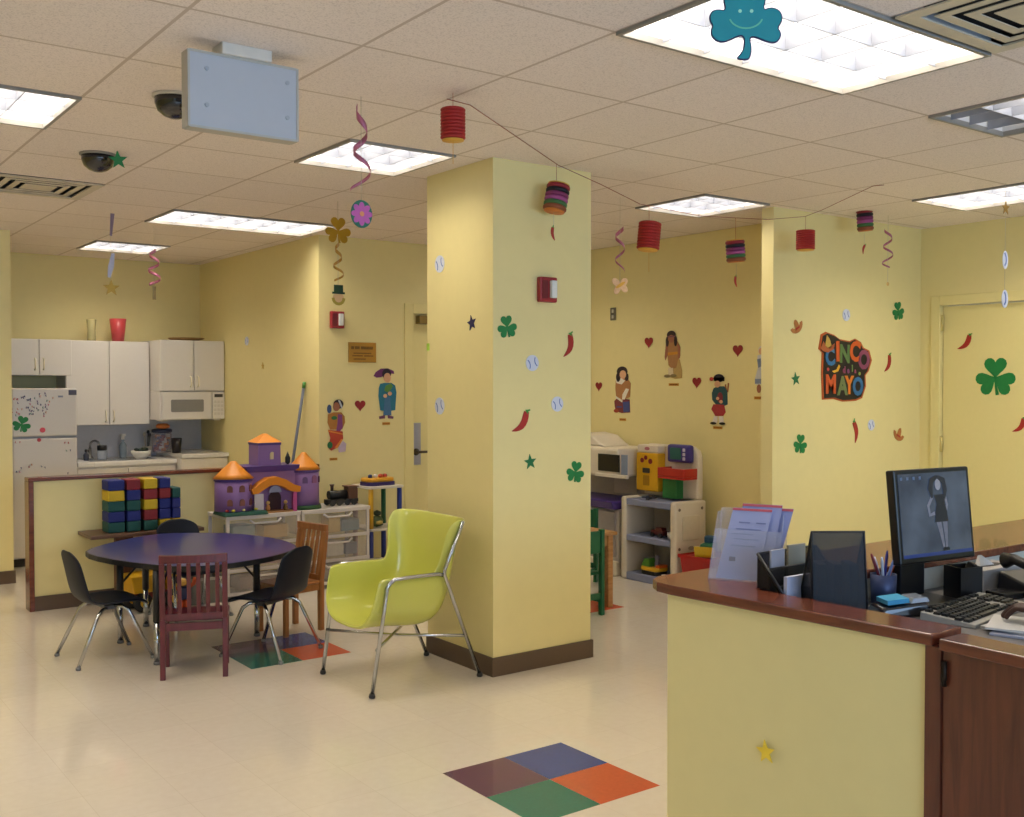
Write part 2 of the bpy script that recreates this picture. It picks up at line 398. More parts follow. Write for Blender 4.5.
# doors
def hole_frame(n, b, label): return struct(n, b, DOORM, label, 'door frame', bev=.003)
dr = struct('door_1', B().box(d0 + .035, d1 - .035, YB + .03, YB + .07, .005, dz - .035), DOORM, 'yellow door with steel lever handle behind the pillar', 'door')
hole_frame('trim_3', B().box(d0 - .05, d0 + .035, YB - .015, YB + .1, 0, dz + .05).box(d1 - .035, d1 + .05, YB - .015, YB + .1, 0, dz + .05).box(d0 + .035, d1 - .035, YB - .015, YB + .1, dz - .035, dz + .05), 'yellow frame of the door with lever handle')
hp = ony(416, 445, YB + .03)
obj('lock_plate', B().box(hp.x - .045, hp.x + .045, YB + .024, YB + .0295, hp.z - .17, hp.z + .19), mat('#a9a9b6', 0.4, 0.35), dr, label='brushed steel lock plate', bev=.002)
lv = ony(417, 452, YB)
obj('lever_handle', B().lathe([(.03, 0), (.03, .012), (.012, .016), (.012, .05), (0, .05)]).tube([(0, 0, .045), (.05, 0, .05), (.13, 0, .05)], .011), mat('#4d463f', 0.3, 0.9), dr, loc=(lv.x, YB + .022, lv.z)).rotation_euler = (PI / 2, 0, 0)
obj('door_closer', B().box(d0 + .08, d0 + .42, YB - .04, YB + .0295, dz - .12, dz - .05), mat('#8a7440', 0.4, 0.5), dr, bev=.004)
dr2 = struct('door_2', B().box(XR + .03, XR + .07, e1 + .03, e0 - .03, .005, ez - .03), DOORM, 'yellow door with big green shamrock and chili cutouts', 'door')
hole_frame('trim_4', B().box(XR - .015, XR + .1, e0 - .024, e0 + .05, 0, ez + .05).box(XR - .015, XR + .1, e1 - .05, e1 + .024, 0, ez + .05).box(XR - .015, XR + .1, e1 + .024, e0 - .024, ez - .024, ez + .05), 'yellow frame of the door on the right wall')
for z in (2.02, 1.1):
    obj('hinge', B().tube([(XR + .014, e0 - .03, z - .06), (XR + .014, e0 - .03, z + .06)], .012), mat('#cdbd7a', 0.35, 0.4), dr2)
# ------------------------------------------------------------------ ceiling lights
GLOW = {}
def glow(k):
    m = bpy.data.materials.new('lamp'); m.use_nodes = True; nt = m.node_tree; bs = nt.nodes['Principled BSDF']
    tc = nt.nodes.new('ShaderNodeTexCoord'); wv = nt.nodes.new('ShaderNodeTexWave'); wv.bands_direction = 'Y' 
    bs.inputs['Base Color'].default_value = (.9, .9, .9, 1)
    bs.inputs['Emission Color'].default_value = (1.0, .89, .72, 1); bs.inputs['Emission Strength'].default_value = k
    return m
LAMP = glow(LAMP_K)
LOUV = mat('#d5d6da', 0.4, 0.0, var=0.02); BLADE = mat('#868a96', 0.4, 0.0, var=0.02); FRAME = mat('#8b8782', 0.4)
TROFF = {'top': ('four-foot fluorescent ceiling light behind the smiling shamrock', 1), 'half': ('half-dark fluorescent ceiling light near the right edge', 1),
         'east': ('fluorescent ceiling light above the door on the right', 1), 'mid': ('square fluorescent ceiling light above the paper doll wall', 1),
         'pillar': ('square fluorescent ceiling light left of the pillar top', 1), 'kit': ('long fluorescent ceiling light before the kitchen', 1),
         'sink': ('small fluorescent ceiling light above the kitchen cabinets', 1), 'behind': ('square ceiling light added unseen behind the pillar to brighten the doll wall', 1), 'west': ('fluorescent ceiling light at the left edge', 1)}
for n, i, j, a, c in lights:
    x0, y0 = GX + i * GSX, GY + j * GSY; w, d = a * GSX, c * GSY
    lab = TROFF[n][0] if n in TROFF else 'long ceiling light outside the picture on the left, %s' % ('nearer the window' if n == 'd' else 'deeper in the room')
    t = thing('ceiling_light', lab, 'ceiling light', (x0 + w / 2, y0 + d / 2, ZC), 0, 'fluorescent ceiling lights')
    f = .016; X, Y = w / 2 - .001, d / 2 - .001
    fb = B().box(-X, X, -Y, -Y + f, -.012, .012).box(-X, X, Y - f, Y, -.012, .012).box(-X, -X + f, -Y + f, Y - f, -.012, .012).box(X - f, X, -Y + f, Y - f, -.012, .012)
    obj('frame', fb, FRAME, t)
    pan = B().box(-X, X, -Y, -Y + .006, .012, .15).box(-X, X, Y - .006, Y, .012, .15).box(-X, -X + .006, -Y, Y, .012, .15).box(X - .006, X, -Y, Y, .012, .15).box(-X, X, -Y, Y, .15, .16)
    obj('housing', pan, LOUV, t)
    if n == 'half':
        obj('diffuser', B().box(-X + .01, X - .01, -Y + .012, .02, .125, .132), LAMP, t, label='lit half')
    else:
        obj('diffuser', B().box(-X + .01, X - .01, -Y + .01, Y - .01, .094, .102), LAMP, t)
    nx, ny = (6, 3) if a == 2 else ((3, 6) if c == 2 else (4, 3))
    gb = B()
    for k in range(1, nx): xx = -X + 2 * X * k / nx; gb.box(xx - .002, xx + .002, -Y + f, Y - f, .0, .084)
    for k in range(1, ny): yy = -Y + 2 * Y * k / ny; gb.box(-X + f, X - f, yy - .002, yy + .002, .0, .084)
    obj('louvre', gb, BLADE, t)
# vents
for (i, j), lab in zip(vents, ('ceiling air vent at the far left', 'large ceiling air vent at the top right corner')):
    x0, y0 = GX + i * GSX, GY + j * GSY
    t = thing('ceiling_vent', lab, 'air vent', (x0 + GSX / 2, y0 + GSY / 2, ZC), 0, 'ceiling air vents')
    for k, (o_, i_) in enumerate(((.305, .25), (.22, .185), (.155, .12), (.09, 0))):
        ring = B(); z0, z1 = (-.008, -.001) if k == 0 else (-.007, -.004)
        if i_: ring.box(-o_, o_, -o_, -i_, z0, z1).box(-o_, o_, i_, o_, z0, z1).box(-o_, -i_, -i_, i_, z0, z1).box(i_, o_, -i_, i_, z0, z1)
        else: ring.box(-o_, o_, -o_, o_, z0, z1)
        obj('outer_frame' if k == 0 else 'louvre_ring', ring, mat('#c9bfac', 0.45), t)
    obj('duct', B().box(-.3, .3, -.3, .3, .06, .12), mat('#1b1c22', 0.8), t, label='dark duct opening')

# daylight through the window behind the camera
ld = bpy.data.lights.new('daylight', 'AREA'); ld.shape = 'RECTANGLE'; ld.size = 7.3; ld.size_y = 1.4; ld.energy = DAY_W; ld.color = (.46, .68, 1.0)
lo = bpy.data.objects.new('daylight', ld); COL.objects.link(lo); lo.location = (2.25, -3.15, 1.68); lo.rotation_euler = (PI / 2, 0, 0)
w = bpy.data.worlds.new('world'); scene.world = w; w.use_nodes = True
bg = w.node_tree.nodes['Background']; bg.inputs[0].default_value = (.6, .75, 1, 1); bg.inputs[1].default_value = 0.4
scene.view_settings.view_transform = 'Standard'; scene.view_settings.look = 'None'; scene.view_settings.gamma = 1
scene.view_settings.use_curve_mapping = False; scene.view_settings.exposure = EXPO
scene.cycles.use_denoising = True; scene.cycles.max_bounces = 8; scene.cycles.diffuse_bounces = 5; scene.cycles.transparent_max_bounces = 12
scene.cycles.sample_clamp_indirect = 6; scene.cycles.caustics_reflective = False; scene.cycles.caustics_refractive = False
try: scene.cycles.denoiser = 'OPENIMAGEDENOISE'
except Exception: pass

# ------------------------------------------------------------------ cutouts and fittings on the walls
WALLS.update(pl=('X', XP), pr=('Y', YP), kr=('X', XK), kb=('Y', YK), pq=('Y', YB), dl=('X', XD), ci=('Y', YC), dw=('X', XR), d2=('X', XR + .03), dk=('X', 2.285))
GREEN = mat('#0f7a3c', 0.5, var=.12); RED = mat('#a5221f', 0.45, var=.08); REDH = mat('#8f1c22', 0.5, var=.1)
BALL = mat('#cdd3e6', 0.5, var=.04); BLUE = mat('#5f79b8', 0.5); STEMG = mat('#3f8f3a', .5); ORANGE = mat('#c8742e', .5); GOLD = mat('#c9a43a', .4, .2)
LEATHER = mat('#b4743c', .6, var=.1)

def shamrock_cut(wall, px, py, hpx, label, rot=0.0, group='green shamrock cutouts'):
    p, rz, k = on_wall(wall, px, py); b = B(); b.M = Matrix.Rotation(rot, 4, 'Y')
    shamrock(b, hpx * k, 0, .003)
    return top('shamrock_cutout', b, GREEN, label, 'wall cutout', p, rz, group)
def ball_cut(wall, px, py, hpx, label, rot=.3, loc=None, rz=None, group='baseball cutouts', k=None):
    if loc is None: loc, rz, k = on_wall(wall, px, py)
    r = hpx * k / 2
    o = top('baseball_cutout', B().plate(circ(r, 28), 0, .003), BALL, label, 'wall cutout', loc, rz, group)
    for s in (-1, 1):
        arc = [(s * (r * 1.25 - r * .85 * math.cos(a)), r * .85 * math.sin(a) * 1.0) for a in [(-.95 + 1.9 * q / 8) for q in range(9)]]
        arc = [(x, z) for x, z in rot2(arc, rot) if math.hypot(x, z) < r * .97]
        if len(arc) > 1:
            obj('stitching', B().plate(ribbon2(arc, r * .13), .0031, .0042), BLUE, o, label='blue stitching')
    return o
def chili_shape(h, bend=.16):
    pts = [(bend * h * math.sin(q / 7 * PI) * .9, h * (.38 - .88 * q / 7)) for q in range(8)]
    w = [h * x for x in (.2, .24, .25, .24, .22, .17, .11, .02)]
    st = [(0, h * .36), (.02 * h, h * .44), (.07 * h, h * .52)]
    return ribbon2(pts, w), ribbon2(st, [h * .18, h * .07, h * .05])
def chili_cut(wall, px, py, hpx, rot, label, bend=.16, loc=None, rz=None, k=None, group='red chili cutouts', cat='wall cutout'):
    if loc is None: loc, rz, k = on_wall(wall, px, py)
    a, s = chili_shape(hpx * k, bend)
    o = top('chili_cutout', B().plate(rot2(a, rot), 0, .003), RED, label, cat, loc, rz, group)
    obj('stem', B().plate(rot2(s, rot), .0031, .0042), STEMG, o, label='green stem')
    return o
def star_cut(wall, px, py, hpx, m, label, rot=0.0):
    p, rz, k = on_wall(wall, px, py)
    return top('star_cutout', B().plate(star(hpx * k / 1.85, rot=rot), 0, .003), m, label, 'wall cutout', p, rz, 'star cutouts')
def heart_cut(wall, px, py, hpx, label):
    p, rz, k = on_wall(wall, px, py)
    return top('heart_cutout', B().plate(heart(hpx * k * 1.0), 0, .003), REDH, label, 'wall cutout', p, rz, 'dark red heart cutouts')
def sombrero_cut(wall, px, py, hpx, rot, label):
    p, rz, k = on_wall(wall, px, py); h = hpx * k
    brim = [(.62 * h * math.cos(a), .2 * h + .5 * h * math.sin(a)) for a in [PI + PI * q / 12 for q in range(13)]] + [(.4 * h * math.cos(a), .2 * h + .18 * h * math.sin(a)) for a in [-PI * q / 8 for q in range(9)]]
    o = top('sombrero_cutout', B().plate(rot2(brim, rot), 0, .003), LEATHER, label, 'wall cutout', p, rz, 'sombrero cutouts')
    obj('crown', B().plate(rot2([(-.24 * h, -.12 * h), (0, -.2 * h), (.24 * h, -.12 * h), (.17 * h, .42 * h), (.06 * h, .56 * h), (-.06 * h, .56 * h), (-.17 * h, .42 * h)], rot), .0031, .0045), LEATHER, o)
    obj('hat_band', B().plate(rot2(rect(-.2 * h, .2 * h, -.06 * h, .06 * h), rot), .0046, .0058), RED, o, label='red hat band')
    return o
# pillar
ball_cut('pl', 440, 264, 17, 'baseball cutout high on the lit left face of the pillar')
ball_cut('pl', 440, 406, 17, 'baseball cutout low on the left face of the pillar')
star_cut('pl', 472, 323, 15, mat('#1d1a4e', .4), 'dark navy star cutout on the left face of the pillar', .2)
p, rz, k = on_wall('pl', 428.5, 347)
top('sticky_tag', B().plate(rect(-.012, .012, -.02, .02), 0, .004), mat('#9bc43c', .5), 'small lime tag at the left edge of the pillar', 'tag', p, rz)
shamrock_cut('pr', 507, 328, 22, 'green shamrock cutout left of the fire strobe on the pillar', -.15)
shamrock_cut('pr', 575, 473, 21, 'green shamrock cutout lowest on the pillar near its right edge', .2)
star_cut('pr', 530, 462, 15, mat('#0f6b3c', .5), 'small green star cutout low on the pillar front', .1)
chili_cut('pr', 567, 344, 27, -.35, 'red chili cutout on the pillar below the fire strobe', .2)
chili_cut('pr', 520, 420, 30, -.75, 'red chili cutout lower on the pillar front, steeply tilted', .2)
ball_cut('pr', 532, 363, 16, 'baseball cutout between shamrock and chili on the pillar front')
ball_cut('pr', 557, 404, 15, 'baseball cutout right of the tilted chili on the pillar front')
def strobe(wall, px, py, hpx, label):
    p, rz, k = on_wall(wall, px, py); h = hpx * k; w_ = h * .86
    t = thing('fire_alarm_strobe', label, 'fire alarm', p, rz, 'red fire alarm strobes')
    obj('housing', B().plate(rrect(-w_ / 2, w_ / 2, -h / 2, h / 2, h * .06), 0, .035), mat('#96222a', .4), t, bev=.006)
    obj('lens', B().plate(rrect(w_ * .02, w_ * .34, -h * .34, h * .36, h * .04), .0352, .06), mat('#d9dcdc', .1), t, bev=.008, label='clear white lens')
    obj('grille', B().plate(rrect(-w_ * .4, -w_ * .06, -h * .36, h * .36, h * .04), .0352, .038), mat('#6c141b', .5), t)
strobe('pr', 545, 290, 25, 'red fire alarm strobe on the front of the pillar')
strobe('pq', 336, 320, 17, 'red fire alarm strobe on the wall above the brass plaque')
# brass plaque (its lettering is too small to read)
p, rz, k = on_wall('pq', 362, 352.5); w_, h = 31 * k, 20 * k
t = thing('plaque', 'brass plaque with engraved lines beside the kitchen', 'plaque', p, rz)
obj('plate', B().plate(rect(-w_ / 2, w_ / 2, -h / 2, h / 2), 0, .008), mat('#b5873a', .35, .5, var=.15, scale=8), t, bev=.002)
eng = B()
def words(zz, hh, spans):
    for a, c in spans:
        x = a
        while x < c: eng.plate(rect(x * w_, (x + .022) * w_, zz * h - hh * h, zz * h + hh * h), .0082, .009); x += .034
words(.23, .07, [(-.4, -.32), (-.27, -.1), (-.05, .36)])
words(-.04, .03, [(-.32, .32)]); words(-.17, .03, [(-.36, .0), (.06, .4)]); words(-.33, .03, [(-.32, .12)])
obj('engraving', eng, mat('#5d400f', .5), t, label='dark engraved text lines')
for px, py, wl, lab in ((247, 341, 'kr', 'baseball cutout on the kitchen side wall'),): ball_cut(wl, px, py, 9, lab)
star_cut('kr', 263, 366, 7, GOLD, 'tiny gold star cutout on the kitchen side wall')
# hearts
for px, py, h, lab in ((599, 386, 10, 'heart cutout left of the doll with white shawl'), (649, 342, 12, 'heart cutout left of the doll with headband'),
                       (697, 382, 12, 'heart cutout left of the doll in plaid kilt'), (738, 350, 13, 'heart cutout upper right of the doll in plaid kilt')):
    heart_cut('dl', px, py, h, 'dark red ' + lab)
heart_cut('pq', 360, 405, 12, 'dark red heart cutout between the two dolls by the door')
p, rz, k = on_wall('dl', 613.5, 314)
t = thing('switch_plate', 'grey double switch plate on the doll wall', 'switch', p, rz)
obj('plate', B().plate(rrect(-.035, .035, -.055, .055, .006), 0, .006), mat('#77736a', .35, .6), t)
for z in (-.025, .025): obj('switch', B().plate(rect(-.008, .008, z - .014, z + .014), .0062, .014), mat('#c9c5bb', .4), t)

# paper dolls: outlines given in the pixels of an 11.7x enlargement, scaled to real size
def doll(wall, px, py, label, parts, cap, zoom=11.675):
    p, rz, k = on_wall(wall, px, py); s = k / zoom; fx = foreshort(wall, px, py) * s
    t = thing('paper_doll', label, 'wall cutout', p, rz, 'paper dolls in costume'); lay = 0
    for nm, col, polys in parts:
        b = B()
        for poly in polys:
            if len(poly) == 4 and poly[0] == 'c':
                _, cx, cy, (rx, ry) = poly; q = circ(rx * fx, 18, cx * fx, -cy * s, ry * s)
            else:
                q = [(x * fx, -y * s) for x, y in poly]
                if sum(a[0] * c[1] - c[0] * a[1] for a, c in zip(q, q[1:] + q[:1])) < 0: q.reverse()
            b.plate(q, 0.0008 * lay, .002 + .0008 * lay)
        obj(nm, b, mat(col, .5, var=.12, scale=40), t); lay += 1
    if cap:
        cx, cy, w_ = cap
        b = B().plate(rect((cx - w_) * fx, (cx + w_) * fx, -(cy + 15) * s, -(cy - 15) * s), 0, .002)
        o = obj('caption_strip', b, mat('#c98a1e', .5), t, label='orange caption strip')
        b = B()
        for q in range(5): b.plate(rect((cx - w_ * .75 + q * w_ * .32) * fx, (cx - w_ * .75 + q * w_ * .32 + w_ * .2) * fx, -(cy + 6) * s, -(cy - 6) * s), .0021, .003)
        obj('lettering', b, mat('#7a3a12', .5), o)
    return t
C_ = lambda x, y, r, ry=None: ('c', x, y, (r, ry or r))
SK = '#d9a680'; SKD = '#9c6248'
doll('pq', 386, 394, 'paper doll in blue kimono under a purple parasol', [
    ('parasol', '#6d2d66', [[(-145, -210), (-120, -255), (-60, -295), (20, -300), (90, -270), (95, -235), (40, -240), (-20, -215), (-60, -195), (-110, -190)]]),
    ('robe', '#1c6f8a', [[(-70, -120), (-20, -130), (60, -130), (105, -100), (120, -20), (105, 190), (40, 200), (10, 60), (-15, 200), (-70, 190), (-90, 20), (-85, -70)]]),
    ('sash', '#3f6d97', [[(-15, 30), (45, 30), (60, 250), (-35, 250)]]),
    ('shoes', '#6a3a5a', [[(-85, 260), (-15, 245), (-15, 285), (-80, 290)], [(15, 245), (85, 265), (80, 292), (20, 285)]]),
    ('hair', '#1f1524', [C_(5, -235, 52, 62)]),
    ('face', SK, [C_(12, -190, 42, 56)]),
    ('fan', '#5b8a3c', [[(-25, -40), (-10, -95), (50, -125), (75, -95), (50, -45), (10, -20)]]),
    ('hands', SK, [C_(40, -5, 24), C_(-15, 22, 22)])], (0, 345, 45))
doll('pq', 336, 426, 'paper doll in red and orange skirt holding a blue jug', [
    ('jug', '#2c4a7c', [C_(-78, -200, 26, 52)]),
    ('blouse', '#a8702c', [[(-95, -140), (-30, -160), (60, -160), (100, -110), (105, -40), (70, 40), (-70, 40), (-100, -40)]]),
    ('shawl', '#7d3a78', [[(20, -140), (70, -130), (75, 20), (40, 70), (0, 60), (15, -40)]]),
    ('skirt', '#b03a20', [[(-95, 40), (75, 65), (80, 150), (20, 250), (-60, 285), (-95, 250), (-70, 140)]]),
    ('trim_band', '#d9832f', [[(-95, 45), (75, 90), (75, 105), (-95, 65)], [(-20, 250), (60, 150), (72, 165), (5, 262)]]),
    ('train', '#c6b4c8', [[(20, 260), (75, 175), (115, 210), (105, 300), (30, 310)]]),
    ('leaves', '#1f6a38', [C_(-75, 220, 30, 40), C_(-25, -95, 34, 22)]),
    ('hair', '#231a22', [C_(25, -255, 58, 55)]),
    ('face', SKD, [C_(0, -225, 38, 52)]),
    ('headband', '#b9c2cc', [[(20, -300), (40, -300), (70, -230), (60, -200), (48, -230)]])], (-32, 385, 45))
doll('dl', 623, 390, 'paper doll with white shawl and striped skirt above the toy microwave', [
    ('skirt', '#7a3038', [[(-100, 130), (-60, 90), (80, 110), (85, 260), (-10, 270), (-80, 250), (-95, 190)]]),
    ('stripes', '#3d4a86', [[(0, 140), (78, 130), (82, 250), (10, 260)], [(-70, 190), (-10, 190), (-10, 205), (-70, 205)]]),
    ('shoe', '#a2402a', [C_(-75, 245, 30, 22)]),
    ('blouse', '#b07a4c', [[(-80, -120), (-20, -150), (50, -140), (95, -80), (85, 80), (-10, 120), (-75, 80), (-85, -20)]]),
    ('shawl', '#e2ddd2', [[(-80, -125), (-20, -140), (30, -110), (-10, -65), (-70, -80)], [(40, -20), (75, -10), (25, 110), (-5, 110), (0, 50)], [(-80, 70), (0, 120), (-5, 145), (-78, 95)]]),
    ('hair', '#2a1a24', [C_(-5, -215, 62, 60), C_(-50, -150, 26, 55), C_(48, -150, 22, 45)]),
    ('face', SK, [C_(5, -180, 38, 50)])], (0, 345, 38))
doll('dl', 674, 355, 'paper doll with feathered headband and tan fringed dress', [
    ('cloak', '#b99a5c', [[(20, 0), (70, 60), (95, 180), (95, 270), (20, 280), (-40, 260)]]),
    ('dress', '#a8794a', [[(-85, -150), (-30, -165), (40, -160), (70, -110), (75, 10), (50, 60), (30, 150), (-20, 160), (-60, 120), (-75, -20)]]),
    ('belt', '#c88a2a', [[(-75, -30), (60, -40), (60, -10), (-75, 5)]]),
    ('arm', SKD, [[(45, -130), (78, -90), (72, 40), (50, 45), (48, -40)]]), ('arm', SKD, [[(-90, -140), (-68, -120), (-70, 0), (-95, 60), (-105, 20)]]),
    ('legging', '#d8c7a4', [[(-60, 150), (-5, 150), (0, 235), (-60, 235)]]),
    ('moccasins', '#8d7a50', [C_(-70, 245, 40, 18), C_(0, 240, 36, 18)]),
    ('hair', '#2c1a20', [C_(-25, -235, 52, 50), C_(-72, -160, 18, 60), C_(25, -160, 18, 60)]),
    ('face', SKD, [C_(-25, -190, 36, 46)]),
    ('headband', '#7d4a52', [[(-70, -225), (20, -225), (20, -208), (-70, -208)]])], (0, 345, 58))
doll('dl', 721, 400, 'paper doll in red plaid kilt playing bagpipes', [
    ('pipe', '#9a5a34', [[(45, -180), (60, -185), (75, -80), (60, -75)], [(80, -200), (95, -195), (85, -90), (72, -95)]]),
    ('jacket', '#1d4a52', [[(-85, -135), (-40, -160), (40, -160), (75, -110), (80, 50), (40, 70), (-60, 50), (-100, 0), (-105, -80)]]),
    ('kilt', '#a02c34', [[(-85, 50), (40, 55), (58, 140), (30, 185), (-60, 190), (-110, 110)]]),
    ('socks', '#e0d9cf', [[(-75, 190), (-35, 190), (-40, 270), (-100, 270)], [(-20, 190), (30, 190), (40, 270), (-15, 270)]]),
    ('shoes', '#1e1a18', [C_(-85, 275, 36, 16), C_(20, 275, 36, 16)]),
    ('bagpipe_bag', '#7a2a3a', [C_(-5, -30, 32, 60)]),
    ('hat', '#221a2c', [C_(-20, -255, 62, 48), [(-82, -265), (45, -265), (45, -220), (-75, -220)]]),
    ('pompom', '#b8383a', [C_(-105, -245, 24)]),
    ('face', SK, [C_(-35, -185, 34, 40)]),
    ('hands', SK, [C_(-30, -18, 18), C_(10, 20, 20)])], (-35, 325, 52))
doll('dl', 761, 370, 'paper doll in blue and white dress half hidden behind the partition', [
    ('dress', '#c9ccd4', [[(-35, -150), (20, -160), (60, -60), (70, 140), (-55, 150), (-60, 90), (-30, -20)]]),
    ('bodice', '#7c8aa6', [[(-38, -110), (0, -120), (10, -40), (-25, -20)]]), ('hem', '#7c8aa6', [[(-58, 90), (60, 90), (66, 140), (-58, 140)]]),
    ('bonnet', '#d8cfc4', [C_(10, -200, 36, 46)]), ('face', SK, [C_(5, -190, 24, 34)]),
    ('legs', SKD, [C_(-15, 190, 22, 45), C_(35, 190, 22, 45)])], (-25, 285, 42), 10.2)
# partition
p, rz, k = on_wall('ci', 845, 368)
t = thing('fiesta_sign', 'colourful Cinco de Mayo sign on the pale partition', 'sign', p, rz); s = k / 9.08; fx = foreshort('ci', 845, 368) * s
def S(pts): q = [((x - 405) * fx, -(y - 435) * s) for x, y in pts]; return q
out = S([(200, 720), (190, 480), (195, 300), (165, 270), (185, 140), (225, 115), (300, 140), (350, 175), (440, 190), (490, 165), (545, 195), (570, 245), (625, 270), (650, 360), (620, 460), (590, 500), (595, 600), (560, 710), (500, 735), (380, 740), (300, 715)])
if sum(a[0] * c[1] - c[0] * a[1] for a, c in zip(out, out[1:] + out[:1])) < 0: out.reverse()
obj('backing', B().plate(out, 0, .004), mat('#b8541f', .5), t, label='orange outlined card')
obj('black_panel', B().plate(scl(out, .93, .955), .0041, .0065), mat('#1c1414', .5), t)
def let(ch, x, y, h, col, rot=0, sx=1.0): text_part('letter', ch, h * s * 1.38, mat(col, .5, var=.15, scale=60), t, (x - 405) * fx, -(y - 435) * s, .008, .003, rot, sx * fx / s * .56, .04)
let('C', 262, 345, 150, '#2f6ea0', -.1); let('I', 330, 295, 175, '#cc5a24', -.03, 1.2); let('N', 393, 315, 160, '#5c7a44', .03); let('C', 485, 290, 175, '#cf5a22', .12); let('O', 568, 365, 170, '#8a4263', .22)
let('d', 388, 455, 60, '#8a3f5e'); let('e', 425, 458, 55, '#7a3f6e'); let('l', 462, 440, 60, '#6a8a4a'); let('a', 490, 460, 45, '#8a3f5e')
let('M', 270, 590, 165, '#cc5526', 0, .95); let('A', 375, 605, 165, '#6b7a4a'); let('Y', 435, 598, 160, '#d87a26', 0, .9); let('O', 515, 610, 160, '#2c6a9c', 0, .95)
bn = S([(280, 465), (320, 450), (340, 405), (352, 420), (335, 465), (300, 480)])
if sum(a[0] * c[1] - c[0] * a[1] for a, c in zip(bn, bn[1:] + bn[:1])) < 0: bn.reverse()
obj('banana', B().plate(bn, .0066, .009), mat('#d6a52c', .5), t)
for cx, cy, r, col in ((245, 450, 16, '#b8383a'), (530, 485, 16, '#8aa04a')): obj('dot', B().plate([((cx - 405) * fx + a, -(cy - 435) * s + c) for a, c in circ(r * s)], .0066, .009), mat(col, .5), t)
br = S([(175, 265), (200, 200), (235, 260), (300, 215), (290, 270), (240, 300), (200, 290)]); cr_ = S([(215, 240), (230, 145), (255, 180), (275, 250), (245, 265)])
for nm, q, col in (('hat_brim', br, '#a85a34'), ('hat_crown', cr_, '#c2a04a')):
    if sum(a[0] * c[1] - c[0] * a[1] for a, c in zip(q, q[1:] + q[:1])) < 0: q.reverse()
    obj(nm, B().plate(q, .0095, .0115), mat(col, .5), t)
sombrero_cut('ci', 797, 328, 16, .5, 'tan sombrero cutout above the left of the fiesta sign')
sombrero_cut('ci', 898, 436, 15, -.4, 'tan sombrero cutout lower right of the fiesta sign')
star_cut('ci', 795.5, 379, 13, mat('#0f6b3c', .5), 'small green star cutout left of the fiesta sign', .15)
shamrock_cut('ci', 898, 312, 18, 'green shamrock cutout upper right of the fiesta sign', -.15)
shamrock_cut('ci', 800, 445, 19, 'green shamrock cutout lower left of the fiesta sign', .1)
ball_cut('ci', 846, 315, 12, 'baseball cutout straight above the fiesta sign')
ball_cut('ci', 871, 425, 11, 'baseball cutout below the fiesta sign beside a chili')
chili_cut('ci', 887, 362, 21, -.45, 'red chili cutout right of the fiesta sign', .2)
chili_cut('ci', 854, 431, 24, .12, 'red chili cutout below the fiesta sign', .16)
# door on the right
chili_cut('d2', 964.5, 341, 21, -.75, 'red chili cutout near the top of the door', .2)
chili_cut('d2', 1019, 424, 20, -.7, 'red chili cutout on the door at the right edge', .2)
shamrock_cut('d2', 995.5, 379, 38, 'big green shamrock cutout on the door', 0)
top('star_cutout', B().plate(star(.034, rot=.15), 0, .003), mat('#f2d23c', .5), 'yellow star cutout on the front of the reception counter', 'wall cutout', onx(766, 752, 2.296), -PI / 2, 'star cutouts')

# ------------------------------------------------------------------ things hanging from the ceiling
def thread(parent, x, y, z0, z1, name='thread', r=.0012, m=None): return obj(name, B().tube([(x, y, z0), (x, y, z1)], r, 5), m or THREAD, parent)
def spiral(b, z0, z1, r0, r1, turns, w0, w1, n=60, ph=0.0, c=(0, 0)):
    rows = []
    for q in range(n + 1):
        t_ = q / n; a = ph + turns * 2 * PI * t_; r = r0 + (r1 - r0) * t_; z = z0 + (z1 - z0) * t_; w = (w0 + (w1 - w0) * t_) / 2
        rows.append([(c[0] + r * math.cos(a), c[1] + r * math.sin(a), z - w), (c[0] + r * math.cos(a), c[1] + r * math.sin(a), z + w)])
    return b.sheet(rows)
PINK = mat('#b46a86', .35, .3); PGOLD = mat('#c79a4a', .3, .4)
# red paper lantern, striped paper lanterns
REDP = mat('#a3201e', .6, var=.1); YELP = mat('#d9a640', .6)
def lantern(loc, r, h, label, top_z, striped=False, tilt=0.0, bottom=None):
    t = thing('paper_lantern', label, 'paper lantern', loc, 0, 'striped paper lanterns' if striped else 'red paper lanterns')
    n = 9; cols = ['#8a1f2c', '#15121e', '#7a2a5c', '#a04a86', '#3a6a3c', '#8a4a2c'] if striped else None
    b = B(); b.M = Matrix.Rotation(tilt, 4, 'Y')
    ring_n = 6 if striped else n
    for q in range(ring_n):
        b.m = q if striped else 0
        za, zb = h * (.5 - q / ring_n), h * (.5 - (q + 1) / ring_n)
        b.lathe([(r * .93, za), (r * 1.03, za - (za - zb) * .3), (r * 1.03, zb + (za - zb) * .3), (r * .93, zb)], n=26)
    obj('paper_body', b, [mat(c, .6) for c in cols] if striped else REDP, t)
    b = B(); b.M = Matrix.Rotation(tilt, 4, 'Y')
    b.lathe([(r * .9, -h * .5 - .002), (r * .9, -h * .5 - .006), (0, -h * .5 - .006)], n=26)
    obj('bottom_disc', b, ORANGE if striped else YELP, t)
    if striped:
        b = B(); b.M = Matrix.Rotation(tilt, 4, 'Y'); b.lathe([(0, h * .5 + .006), (r * .95, h * .5 + .006), (r * .95, h * .5 + .001)], n=26); obj('top_disc', b, YELP, t)
    obj('thread', B().tube([(0, 0, h * .5), (0, 0, top_z - loc[2])], .0013, 5), mat('#a8564a', .6), t)
    if bottom: obj('tassel', B().tube([(0, 0, -h * .5 - .004), (0, 0, -h * .5 - bottom)], .0012, 5), YELP, t)
    return t
YG = 4.42
